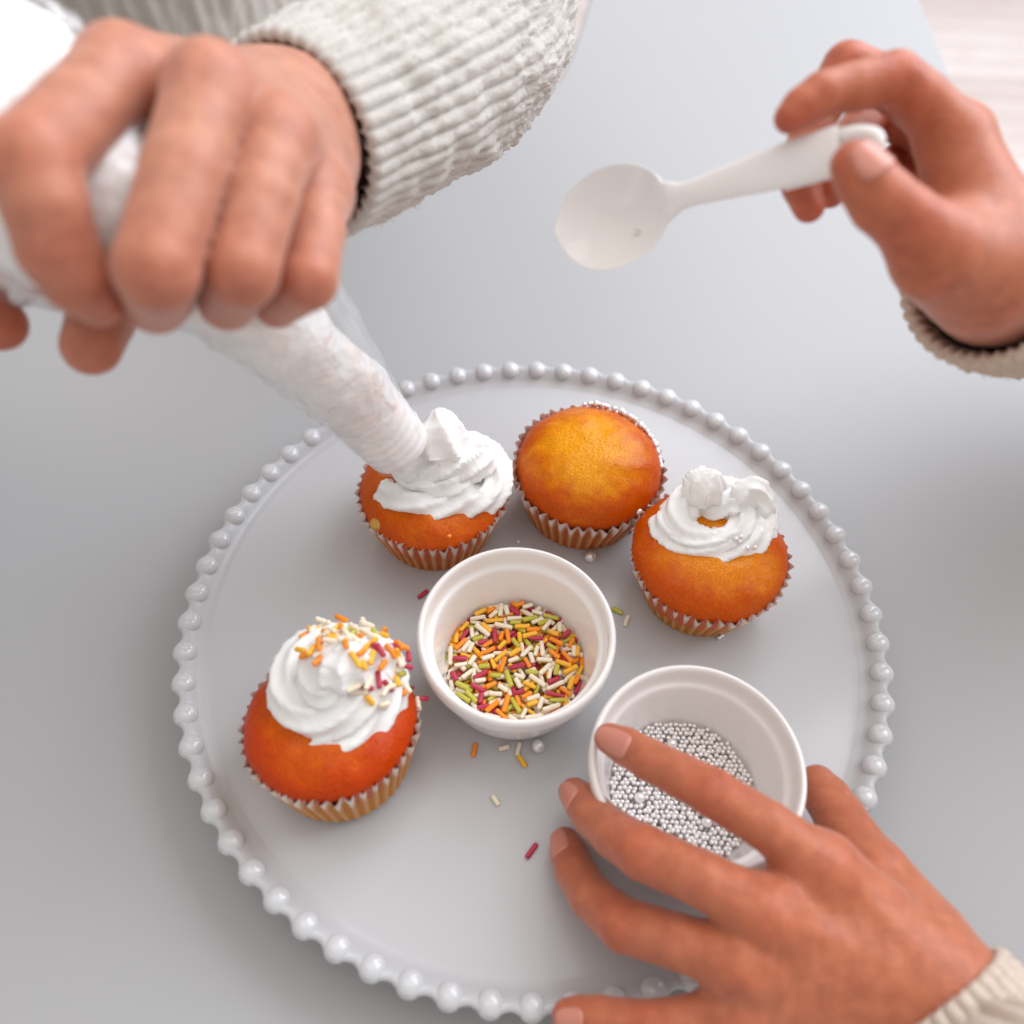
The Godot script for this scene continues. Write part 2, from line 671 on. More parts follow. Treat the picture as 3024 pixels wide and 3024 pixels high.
func paper_mesh(pale: Color, stain: Color, fold: Color, rb: float, rt: float, high: float) -> ArrayMesh:
	var pleats := 42
	var per := 6
	var n := pleats * per
	var rows := 12
	var g := Geo.new()
	for side in 2:
		var p := PackedVector3Array()
		var cols := PackedColorArray()
		for i in n:
			var a := TAU * i / n
			var ph := TAU * float(i % per) / per
			var wob := 0.0004 * sin(a * 5.0 + 1.0) + 0.0003 * sin(a * 11.0)
			var saw := cos(ph)
			var jag := 0.0005 * sin(a * 17.0) + 0.0004 * sin(a * 29.0 + 2.0)
			for j in rows:
				var t := float(j) / (rows - 1)
				var amp := lerpf(0.0004, 0.00125, t)
				var r := lerpf(rb, rt, t) + saw * amp + wob * t - side * 0.0003
				p.append(Vector3(r * cos(a), t * (high + jag) + (0.0004 if side == 1 else 0.0), r * sin(a)))
				var k := smoothstep(0.74, 0.98, t + 0.10 * saw - 0.04 * sin(a * 9.0))
				var col := stain.lerp(fold, clampf(saw, 0.0, 1.0) * 0.75)
				cols.append(col.lerp(pale, k if side == 0 else maxf(k, 0.3)))
		g.grid(p, n, rows, true, false, cols, side == 1)
	# bottom
	var q := PackedVector3Array()
	var qc := PackedColorArray()
	for i in n:
		var a := TAU * i / n
		var r := rb + cos(TAU * float(i % per) / per) * 0.0004
		q.append(Vector3(r * cos(a), 0.0, r * sin(a)))
		q.append(Vector3(0, 0.0006, 0))
		qc.append(stain)
		qc.append(stain)
	g.grid(q, n, 2, true, false, qc, false)
	return g.mesh()


func cake_mesh(rim: float, rim_y: float, top_y: float, gold: Color, brown: Color, lump: int, flat: float) -> ArrayMesh:
	var nz := FastNoiseLite.new()
	nz.seed = lump
	nz.frequency = 60.0
	nz.fractal_octaves = 3
	var pr := []
	pr.append(Vector2(rim - 0.0035, rim_y - 0.012))
	pr.append(Vector2(rim - 0.0018, rim_y - 0.004))
	for k in 30:
		var a := PI / 2.0 * k / 29.0
		var y := rim_y + (top_y - rim_y) * pow(sin(a), flat)
		pr.append(Vector2((rim - 0.0006) * pow(cos(a), 0.78) if k < 29 else 0.0, y))
	var n := 96
	var g := Geo.new()
	var p := PackedVector3Array()
	var cols := PackedColorArray()
	for i in n:
		var a := TAU * i / n
		for k in pr.size():
			var q: Vector2 = pr[k]
			var v := Vector3(q.x * cos(a), q.y, q.x * sin(a))
			var w := nz.get_noise_3dv(v)
			v += v.normalized() * (w * 0.0009 + nz.get_noise_3dv(v * 0.4) * 0.0012) * (1.0 if q.x > 0.0 else 0.0)
			p.append(v)
			var t := clampf(q.x / rim + w * 0.22 + nz.get_noise_3dv(v * 0.35) * 0.16 + nz.get_noise_3dv(v * 3.0) * 0.14, 0.0, 1.0)
			cols.append(gold.lerp(brown, smoothstep(0.30, 0.97, t)))
	g.grid(p, n, pr.size(), true, false, cols)
	return g.mesh()


# whipped cream squeezed through a star nozzle along a line (w = radius), added to a shape
func squeeze(g: Geo, pts: Array, lobes: int, deep: float, twist: float, n: int, lump := 1, rough := 0.0006, phase := 0.0) -> void:
	var nz := FastNoiseLite.new()
	nz.seed = lump
	nz.frequency = 90.0
	nz.fractal_octaves = 3
	var line := smooth_line(pts, n)
	var fr := frames(line)
	var around := lobes * 8
	var p := PackedVector3Array()
	var run := 0.0
	var rows := []
	for k in n:
		if k > 0:
			run += xyz(line[k]).distance_to(xyz(line[k - 1]))
		rows.append(run)
	for i in around:
		var a := TAU * i / around
		for k in n:
			var c: Vector4 = line[k]
			var f: Array = fr[k]
			var s: float = rows[k]
			var cap := sqrt(clampf(minf(s, run - s) / (c.w * 0.7), 0.0, 1.0)) if k > 0 and k < n - 1 else 0.0
			var w := 1.0 - pow(absf(sin(0.5 * lobes * (a + twist * s + phase))), 0.8)
			var r := c.w * cap * (1.0 - deep * (1.0 - w))
			var v: Vector3 = xyz(c) + (f[1] * cos(a) + f[2] * sin(a)) * r
			if cap > 0.0:
				v += (f[1] * cos(a) + f[2] * sin(a)) * (nz.get_noise_3dv(v) * rough * 1.4 + nz.get_noise_3dv(v * 3.1) * rough * 1.6 * w)
			p.append(v)
	g.grid(p, around, n, true, false)


func local(pts: Array, at: Vector3, turn := Basis()) -> Array:
	var out := []
	for q: Vector4 in pts:
		var v := turn.inverse() * (xyz(q) - at)
		out.append(Vector4(v.x, v.y, v.z, q.w))
	return out


func build_cupcakes() -> void:
	var lin := func(r, g, b): return Color(r, g, b)
	var gold: Color = lin.call(1.0, 0.45, 0.005)
	var gold2: Color = lin.call(0.92, 0.28, 0.004)
	var brown: Color = lin.call(0.70, 0.115, 0.003)
	var pale: Color = lin.call(0.88, 0.76, 0.70)
	var at: Vector3
	var c: Node3D
	var g: Geo

	# the one being iced
	at = Vector3(-0.0478, PLATE_TOP, -0.0500)
	c = base("cupcake", at)
	tag(c, "cupcake with cream being piped on it, touching the piping bag nozzle", "cupcake", "cupcakes on the plate")
	put("paper_case", paper_mesh(pale, lin.call(0.52, 0.135, 0.012), lin.call(0.76, 0.40, 0.19), 0.0255, 0.0335, 0.030), mats.paper, c)
	put("cake", cake_mesh(0.0335, 0.0285, 0.0385, gold2, brown, 4, 1.1), mats.cake, c)
	g = Geo.new()
	squeeze(g, local([Vector4(-0.0682, 0.0600, -0.0486, 0.0060), Vector4(-0.0647, 0.0580, -0.0415, 0.0080), Vector4(-0.0527, 0.0580, -0.0365, 0.0095), Vector4(-0.0367, 0.0570, -0.0381, 0.0095), Vector4(-0.0231, 0.0580, -0.0438, 0.0090), Vector4(-0.0201, 0.0600, -0.0556, 0.0090), Vector4(-0.0301, 0.0630, -0.0648, 0.0090), Vector4(-0.0455, 0.0640, -0.0646, 0.0090), Vector4(-0.0564, 0.0640, -0.0550, 0.0090), Vector4(-0.0532, 0.0640, -0.0464, 0.0090), Vector4(-0.0392, 0.0640, -0.0442, 0.0090), Vector4(-0.0303, 0.0650, -0.0498, 0.0090)], at), 7, 0.26, 55.0, 110, 5)
	squeeze(g, local([Vector4(-0.0635, 0.0660, -0.0472, 0.0060), Vector4(-0.0533, 0.0680, -0.0491, 0.0090), Vector4(-0.0394, 0.0700, -0.0498, 0.0095), Vector4(-0.0270, 0.0700, -0.0534, 0.0085), Vector4(-0.0251, 0.0690, -0.0602, 0.0070)], at), 7, 0.26, 70.0, 90, 6, 0.0006)
	squeeze(g, local([Vector4(-0.0427, 0.0680, -0.0468, 0.0110), Vector4(-0.0430, 0.0730, -0.0530, 0.0130), Vector4(-0.0438, 0.0800, -0.0575, 0.0120), Vector4(-0.0444, 0.0850, -0.0621, 0.0105), Vector4(-0.0464, 0.0890, -0.0660, 0.0070)], at), 6, 0.22, 40.0, 60, 7, 0.0006)
	put("frosting", g.mesh(), mats.cream, c)
	var cr := SphereMesh.new()
	cr.radius = 0.0034
	cr.height = 0.005
	cr.radial_segments = 12
	cr.rings = 7
	put("crumb", cr, mats.crumb, c, Transform3D(Basis(), Vector3(-0.07003, 0.05450, -0.02876) - at))
	put("crumb", cr, mats.crumb, c, Transform3D(Basis().scaled(Vector3(0.6, 0.6, 0.8)), Vector3(-0.07047, 0.05600, -0.03357) - at))

	# the plain one
	at = Vector3(0.0212, PLATE_TOP, -0.0665)
	c = base("cupcake", at)
	c.rotation = Vector3(0.05, 0.0, -0.02)
	tag(c, "plain golden cupcake without cream, silver pearls along its far edge", "cupcake", "cupcakes on the plate")
	put("paper_case", paper_mesh(pale, lin.call(0.50, 0.12, 0.010), lin.call(0.74, 0.38, 0.17), 0.0265, 0.0346, 0.0315), mats.paper, c)
	put("cake", cake_mesh(0.0335, 0.0290, 0.0465, gold, brown, 9, 0.95), mats.cake, c)

	# the one with a hole in its cream
	at = Vector3(0.0735, PLATE_TOP, -0.0215)
	c = base("cupcake", at)
	tag(c, "cupcake with a ragged ring of cream, cake showing through a hole", "cupcake", "cupcakes on the plate")
	put("paper_case", paper_mesh(pale, lin.call(0.56, 0.20, 0.020), lin.call(0.70, 0.38, 0.17), 0.0245, 0.0338, 0.030), mats.paper, c)
	put("cake", cake_mesh(0.0338, 0.0285, 0.0415, gold2.lerp(gold, 0.4), brown, 14, 1.0), mats.cake, c)
	g = Geo.new()
	squeeze(g, local([Vector4(0.0555, 0.0620, -0.0366, 0.0060), Vector4(0.0537, 0.0610, -0.0276, 0.0080), Vector4(0.0606, 0.0600, -0.0205, 0.0090), Vector4(0.0731, 0.0600, -0.0180, 0.0090), Vector4(0.0866, 0.0610, -0.0213, 0.0085), Vector4(0.0942, 0.0620, -0.0304, 0.0080), Vector4(0.0925, 0.0640, -0.0392, 0.0080), Vector4(0.0826, 0.0650, -0.0444, 0.0085), Vector4(0.0675, 0.0650, -0.0422, 0.0090), Vector4(0.0588, 0.0650, -0.0333, 0.0090), Vector4(0.0605, 0.0640, -0.0238, 0.0080), Vector4(0.0702, 0.0640, -0.0201, 0.0070), Vector4(0.0816, 0.0645, -0.0235, 0.0070), Vector4(0.0870, 0.0650, -0.0326, 0.0075), Vector4(0.0794, 0.0660, -0.0382, 0.0075), Vector4(0.0673, 0.0660, -0.0345, 0.0070)], at), 7, 0.24, 50.0, 120, 15, 0.0007)
	squeeze(g, local([Vector4(0.0624, 0.0670, -0.0377, 0.0070), Vector4(0.0671, 0.0740, -0.0398, 0.0100), Vector4(0.0699, 0.0800, -0.0402, 0.0095), Vector4(0.0716, 0.0850, -0.0414, 0.0060)], at), 7, 0.26, 60.0, 70, 16, 0.0006)
	squeeze(g, local([Vector4(0.0812, 0.0660, -0.0380, 0.0060), Vector4(0.0855, 0.0700, -0.0401, 0.0080), Vector4(0.0899, 0.0730, -0.0418, 0.0070), Vector4(0.0937, 0.0690, -0.0385, 0.0065), Vector4(0.0962, 0.0640, -0.0319, 0.0050)], at), 6, 0.25, 60.0, 50, 17, 0.0006)
	put("frosting", g.mesh(), mats.cream, c)

	# the finished one
	at = Vector3(-0.0750, PLATE_TOP + 0.0022, 0.0648)
	c = base("cupcake", at)
	c.rotation = Vector3(-0.13, 0.0, 0.05)
	tag(c, "cupcake with a tall swirl of cream topped with rod sprinkles", "cupcake", "cupcakes on the plate")
	put("paper_case", paper_mesh(pale, lin.call(0.58, 0.22, 0.03), lin.call(0.70, 0.40, 0.20), 0.0265, 0.0328, 0.0300), mats.paper, c)
	put("cake", cake_mesh(0.0326, 0.0286, 0.0415, lin.call(0.86, 0.19, 0.003), lin.call(0.64, 0.068, 0.002), 19, 1.0), mats.cake, c)
	g = Geo.new()
	squeeze(g, local([Vector4(-0.0855, 0.0600, 0.0700, 0.0070), Vector4(-0.0780, 0.0602, 0.0710, 0.0105), Vector4(-0.0656, 0.0620, 0.0675, 0.0115), Vector4(-0.0581, 0.0640, 0.0557, 0.0110), Vector4(-0.0605, 0.0660, 0.0429, 0.0110), Vector4(-0.0729, 0.0680, 0.0379, 0.0110), Vector4(-0.0861, 0.0680, 0.0429, 0.0110), Vector4(-0.0892, 0.0670, 0.0543, 0.0105), Vector4(-0.0816, 0.0680, 0.0636, 0.0105), Vector4(-0.0708, 0.0700, 0.0639, 0.0105), Vector4(-0.0619, 0.0730, 0.0567, 0.0100), Vector4(-0.0627, 0.0760, 0.0477, 0.0100), Vector4(-0.0716, 0.0780, 0.0449, 0.0100), Vector4(-0.0780, 0.0790, 0.0519, 0.0095), Vector4(-0.0741, 0.0790, 0.0588, 0.0090), Vector4(-0.0674, 0.0820, 0.0568, 0.0080)], at, c.basis), 8, 0.20, 30.0, 150, 25, 0.0004)
	squeeze(g, local([Vector4(-0.0724, 0.0780, 0.0563, 0.0110), Vector4(-0.0698, 0.0850, 0.0543, 0.0115), Vector4(-0.0677, 0.0920, 0.0521, 0.0090), Vector4(-0.0663, 0.0980, 0.0503, 0.0055)], at, c.basis), 7, 0.22, 45.0, 60, 26, 0.0007)
	squeeze(g, local([Vector4(-0.0687, 0.0820, 0.0477, 0.0090), Vector4(-0.0626, 0.0800, 0.0454, 0.0090), Vector4(-0.0568, 0.0740, 0.0471, 0.0080), Vector4(-0.0541, 0.0680, 0.0531, 0.0060)], at, c.basis), 7, 0.20, 45.0, 50, 27, 0.0007)
	var icing := g.mesh()
	put("frosting", icing, mats.cream, c)

	# sprinkles on that swirl, on its far and right side
	var count := 0
	var spots := []
	var tries := 0
	var normals: PackedVector3Array = icing.surface_get_arrays(0)[Mesh.ARRAY_NORMAL]
	# the outermost point of the swirl in each direction
	var middle := c.position + Vector3(0.002, 0.040, 0.0)
	var hull := {}
	for k in g.v.size():
		var w := c.basis * g.v[k] + at - middle
		var key := Vector2i(int((atan2(w.z, w.x) + PI) * 14.0), int(asin(clampf(w.y / maxf(w.length(), 1e-6), -1.0, 1.0)) * 14.0 + 30.0))
		if not hull.has(key) or w.length() > hull[key][0]:
			hull[key] = [w.length(), k]
	var outer := hull.values()
	while count < 78 and tries < 40000:
		tries += 1
		var k: int = outer[rng.randi_range(0, outer.size() - 1)][1]
		var v := c.basis * g.v[k] + at
		var dir := (v - middle).normalized()
		var nr := (dir + (c.basis * normals[k]) * 0.8).normalized()
		# only on its far and right flanks
		if dir.dot(Vector3(0.42, 0.42, -0.80).normalized()) < 0.60 or dir.y < 0.0 or dir.y > 0.93:
			continue
		v += Vector3(rng.randf_range(-1, 1), rng.randf_range(-1, 1), rng.randf_range(-1, 1)) * 0.0006
		var ok := true
		for s: Vector3 in spots:
			if s.distance_to(v) < 0.0017:
				ok = false
				break
		if not ok:
			continue
		spots.append(v)
		var side := nr.cross(Vector3(rng.randf_range(-1, 1), rng.randf_range(-1, 1), rng.randf_range(-1, 1))).normalized()
		side = (side + nr * rng.randf_range(-0.1, 0.55)).normalized()
		var third := side.cross(nr).normalized()
		var colour := sprinkle_colour()
		var o := put("sugar_sprinkle", sprinkle_shapes[rng.randi_range(0, 2)], mats["sprinkle_" + colour], self, Transform3D(Basis(side, third.cross(side), third), v + nr * 0.0009))
		tag(o, "%s rod sprinkle stuck to the tall cream swirl" % colour, "sprinkle", "sprinkles on the cream swirl")
		count += 1


# ---------------------------------------------------------------- spoon

func build_spoon() -> void:
	var bowl := Vector3(0.01692, 0.18524, -0.06970)
	var tail := Vector3(0.08467, 0.23297, -0.04374)
	var ax := (tail - bowl).normalized()
	var up := Vector3(-0.08, 0.74, 0.70).normalized()
	up = (up - ax * up.dot(ax)).normalized()
	var side := ax.cross(up).normalized()
	var root := base("spoon", bowl)
	tag(root, "white spoon with a round bowl held above the plate by the child", "spoon")
	root.transform = Transform3D(Basis(ax, up, side), bowl)
	var total := bowl.distance_to(tail)
	# along the spoon: distance from the bowl's centre, half width, height of the middle line
	var rb := 0.0168
	var line := []
	for k in 46:
		var a := PI * (1.0 - 0.866 * pow(k / 45.0, 1.7))
		line.append(Vector4(rb * cos(a) * 1.34, rb * sin(a), 0.0, 0.0))
	var neck := [line[45]]
	for q in [Vector3(0.0238, 0.0056, 0.0010), Vector3(0.0282, 0.0042, 0.0020), Vector3(0.034, 0.0042, 0.0030), Vector3(0.046, 0.0052, 0.0040), Vector3(0.062, 0.0064, 0.0042), Vector3(0.078, 0.0070, 0.0034), Vector3(total - 0.026, 0.0068, 0.0022), Vector3(total - 0.017, 0.0062, 0.0016), Vector3(total - 0.0142, 0.0058, 0.0014)]:
		neck.append(Vector4(q.x, q.y, q.z, 0.0))
	var more := smooth_line(neck, 80)
	line.append_array(more.slice(1))
	var g := Geo.new()
	var around := 40
	var p := PackedVector3Array()
	for i in around:
		for k in line.size():
			var q: Vector4 = line[k]
			var half := maxf(q.y, 0.0)
			if k == 0 or k == line.size() - 1:
				half = 0.0001
			# cross-section: a thin sheet, upper side for i < 20
			var t := float(i % 20) / 19.5
			var w := -cos(PI * t) if i < 20 else cos(PI * t)
			var in_bowl := 1.0 - smoothstep(0.016, 0.024, q.x)
			var rr := Vector2(q.x / 1.34, half * w).length() / rb
			var dip := -0.0074 * (1.0 - clampf(rr * rr, 0.0, 1.0)) * in_bowl
			var thick := lerpf(0.0016, 0.0011, in_bowl) * sqrt(maxf(1.0 - w * w, 0.0)) * (1.0 if k > 0 and k < line.size() - 1 else 0.0)
			thick = minf(thick, half)
			var y := q.z + dip + (thick if i < 20 else -thick)
			p.append(Vector3(q.x, y, half * w))
	g.grid(p, around, line.size(), true, false)
	put("bowl_and_handle", g.mesh(), mats.spoon_white, root)
	# a flat loop closes the handle round its hanging hole
	var lp := Geo.new()
	var lq := PackedVector3Array()
	var n := 48
	for i in n:
		var a := TAU * i / n
		var mid := Vector3(total - 0.0095 + 0.0100 * cos(a), 0.0013, 0.0041 * sin(a))
		var outw := Vector3(cos(a) * 0.0041, 0, sin(a) * 0.0100).normalized()
		for j in 10:
			var b := TAU * j / 10
			lq.append(mid + outw * cos(b) * 0.0022 + Vector3.UP * sin(b) * 0.0016)
	lp.grid(lq, n, 10, true, true)
	put("hanging_loop", lp.mesh(), mats.spoon_white, root)
	# small oval mould mark in the bowl
	var mk := Geo.new()
	var mq := PackedVector3Array()
	for i in 24:
		var a := TAU * i / 24
		var mid := Vector3(0.0072 + 0.0016 * cos(a), -0.0040, 0.0058 + 0.0008 * sin(a))
		for j in 6:
			var b := TAU * j / 6
			mq.append(mid + Vector3(cos(a), 0, sin(a)) * cos(b) * 0.00035 + Vector3.UP * sin(b) * 0.00035)
	mk.grid(mq, 24, 6, true, true)
	put("mould_mark", mk.mesh(), mats.spoon_white, root)


# ---------------------------------------------------------------- piping bag

func bag_tube(pts: Array, n: int, around: int, shrink: float, shift: Vector3, rough: float, lump: int, folds: float, closed: bool) -> ArrayMesh:
	var nz := FastNoiseLite.new()
	nz.seed = lump
	nz.frequency = 38.0
	nz.fractal_octaves = 4
	var line := smooth_line(pts, n)
	var fr := frames(line)
	var p := PackedVector3Array()
	for i in around:
		var a := TAU * i / around
		for k in n:
			var c: Vector4 = line[k]
			var f: Array = fr[k]
			var t := float(k) / (n - 1)
			var grow := smoothstep(0.10, 0.30, t) * (1.0 - smoothstep(0.45, 0.6, t))
			var r := c.w - shrink * grow - (0.0007 if shrink > 0.0 else -0.0004) 
			if closed:
				var s := float(k) / 6.0
				if s < 1.0:
					r *= sqrt(1.0 - pow(1.0 - s, 2.0)) if k > 0 else 0.0
				if k == n - 1:
					r = 0.0
			var v: Vector3 = xyz(c) + shift * grow
			var d: Vector3 = f[1] * cos(a) + f[2] * sin(a)
			var w := nz.get_noise_3dv(v + d * r)
			var crease := folds * t * (pow(absf(sin(a * 6.0 + t * 11.0 + w * 4.0)), 5.0) + 0.7 * pow(absf(sin(a * 3.5 - t * 34.0 + w * 5.0)), 8.0))
			if r > 0.0:
				r += w * rough + crease
			p.append(v + d * r)
	var g := Geo.new()
	g.grid(p, around, n, true, false)
	return g.mesh()


func build_piping_bag() -> void:
	var pts := [Vector4(-0.0589, 0.0866, -0.0447, 0.0136), Vector4(-0.0711, 0.1098, -0.0447, 0.0150), Vector4(-0.0794, 0.1433, -0.0358, 0.0175), Vector4(-0.0873, 0.1736, -0.0269, 0.0200), Vector4(-0.0958, 0.2008, -0.0168, 0.0210), Vector4(-0.1066, 0.2183, -0.0123, 0.0220), Vector4(-0.1209, 0.2259, -0.0091, 0.0250), Vector4(-0.1448, 0.2216, -0.0274, 0.0360), Vector4(-0.1698, 0.2250, -0.0393, 0.0430), Vector4(-0.1911, 0.2296, -0.0459, 0.0400), Vector4(-0.2139, 0.2252, -0.0571, 0.0250)]
	var root := base("piping_bag")
	tag(root, "clear plastic piping bag full of white cream squeezed in the adult's fist", "piping bag")
	put("cream_filling", bag_tube(pts, 150, 84, 0.0040, Vector3(-0.00290, -0.00160, 0.00230), 0.0026, 41, 0.0, true), mats.bag_cream, root)
	# the ringed white nozzle in the mouth of the bag
	var line := smooth_line([Vector4(-0.0585, 0.0860, -0.0443, 0.0133), Vector4(-0.0624, 0.0929, -0.0449, 0.0140), Vector4(-0.0673, 0.1021, -0.0450, 0.0145), Vector4(-0.0726, 0.1136, -0.0440, 0.0150)], 56)
	var fr := frames(line)
	var p := PackedVector3Array()
	var rings := []
	for k in 56:
		rings.append([k, 1.0 - 0.16 * pow(maxf(1.0 - k / 9.0, 0.0), 2.2), 0.00012 * sin(k * 0.75)])
	for i in 64:
		var a := TAU * i / 64
		for e in [[9, 0.0], [8, 0.72], [4, 0.74], [0, 0.76], [0, 0.80]]:
			var f0: Array = fr[e[0]]
			p.append(xyz(line[e[0]]) + (f0[1] * cos(a) + f0[2] * sin(a)) * line[e[0]].w * e[1])
		for e in rings + [[55, 0.80, 0.0]]:
			var f: Array = fr[e[0]]
			p.append(xyz(line[e[0]]) + (f[1] * cos(a) + f[2] * sin(a)) * (line[e[0]].w * e[1] + e[2]))
	var g := Geo.new()
	g.grid(p, 64, 62, true, false)
	put("nozzle", g.mesh(), mats.nozzle, root)
	put("film", bag_tube(pts, 110, 72, 0.0, Vector3.ZERO, 0.0010, 44, 0.0034, false), mats.film, root)


# ---------------------------------------------------------------- hands

var field := PackedFloat32Array()
var own := PackedFloat32Array()
var grid_n := Vector3i.ZERO
var grid_lo := Vector3.ZERO
var grid_c := 1.5


# joins the capsules of one chain (millimetres, w = radius) into «own»
func stamp(chain: Array, k: float) -> void:
	var reach := 7.0
	for b in chain.size() - 1:
		var a4: Vector4 = chain[b]
		var b4: Vector4 = chain[b + 1]
		var pa := xyz(a4)
		var ba := xyz(b4) - pa
		var bb := maxf(ba.length_squared(), 1e-6)
		var ra := a4.w
		var dr := b4.w - ra
		var m := maxf(ra, b4.w) + reach
		var lo := ((pa.min(xyz(b4)) - Vector3.ONE * m) - grid_lo) / grid_c
		var hi := ((pa.max(xyz(b4)) + Vector3.ONE * m) - grid_lo) / grid_c
		var x0 := clampi(int(lo.x), 0, grid_n.x - 1)
		var x1 := clampi(int(hi.x) + 1, 0, grid_n.x - 1)
		var y0 := clampi(int(lo.y), 0, grid_n.y - 1)
		var y1 := clampi(int(hi.y) + 1, 0, grid_n.y - 1)
		var z0 := clampi(int(lo.z), 0, grid_n.z - 1)
		var z1 := clampi(int(hi.z) + 1, 0, grid_n.z - 1)
		for z in range(z0, z1 + 1):
			var qz := grid_lo.z + z * grid_c - pa.z
			for y in range(y0, y1 + 1):
				var qy := grid_lo.y + y * grid_c - pa.y
				var at := (z * grid_n.y + y) * grid_n.x
				var part := qy * ba.y + qz * ba.z
				for x in range(x0, x1 + 1):
					var qx := grid_lo.x + x * grid_c - pa.x
					var t := (qx * ba.x + part) / bb
					t = 0.0 if t < 0.0 else 1.0 if t > 1.0 else t
					var ex := qx - ba.x * t
					var ey := qy - ba.y * t
					var ez := qz - ba.z * t
					var d := sqrt(ex * ex + ey * ey + ez * ez) - ra - dr * t
					var o := own[at + x]
					var h := k - absf(d - o)
					if h > 0.0:
						own[at + x] = minf(d, o) - h * h / (4.0 * k)
					elif d < o:
						own[at + x] = d


func merge_own(k: float, groove := 0.0) -> void:
	for i in own.size():
		var d := own[i]
		if d < 50.0:
			var o := field[i]
			if groove > 0.0 and o < 50.0:
				# a fold where two fingers press together
				field[i] = minf(d, o) + groove * exp(-absf(d - o) * 0.33)
				continue
			var h := k - absf(d - o)
			if h > 0.0:
				field[i] = minf(d, o) - h * h / (4.0 * k)
			elif d < o:
				field[i] = d
	own.fill(99.0)


# one continuous skin over palm and fingers; dents = [from, to, width, depth] pressed in (or out where depth < 0)
func flesh(palm: Array, fingers: Array, dents: Array, spots: Array, tone: Color, red: Color, palm_k := 7.0, root_k := 5.0) -> ArrayMesh:
	var lo := Vector3.ONE * 1e9
	var hi := -lo
	for c in palm + fingers:
		for q: Vector4 in c:
			lo = lo.min(xyz(q) - Vector3.ONE * (q.w + 4.0))
			hi = hi.max(xyz(q) + Vector3.ONE * (q.w + 4.0))
	grid_lo = lo
	grid_n = Vector3i(((hi - lo) / grid_c).ceil()) + Vector3i.ONE
	var total := grid_n.x * grid_n.y * grid_n.z
	field.resize(total)
	field.fill(99.0)
	own.resize(total)
	own.fill(99.0)
	# fingers first, apart from each other, then the palm joined softly to all of them
	for c in fingers:
		stamp(c, 0.9)
		merge_own(1.0, 1.3)
	for c in palm:
		stamp(c, palm_k)
	merge_own(root_k)
	for d in dents:
		var pa: Vector3 = d[0]
		var ba: Vector3 = d[1] - pa
		var w: float = d[2]
		var a := ((pa.min(d[1]) - Vector3.ONE * w * 2.2) - grid_lo) / grid_c
		var b := ((pa.max(d[1]) + Vector3.ONE * w * 2.2) - grid_lo) / grid_c
		for z in range(maxi(int(a.z), 0), mini(int(b.z) + 1, grid_n.z - 1) + 1):
			for y in range(maxi(int(a.y), 0), mini(int(b.y) + 1, grid_n.y - 1) + 1):
				for x in range(maxi(int(a.x), 0), mini(int(b.x) + 1, grid_n.x - 1) + 1):
					var q := grid_lo + Vector3(x, y, z) * grid_c - pa
					var t := clampf(q.dot(ba) / maxf(ba.length_squared(), 1e-6), 0.0, 1.0)
					var e := (q - ba * t).length_squared() / (w * w)
					if e < 4.0:
						field[(z * grid_n.y + y) * grid_n.x + x] += d[3] * exp(-1.6 * e)
	return skin_over(spots, tone, red)


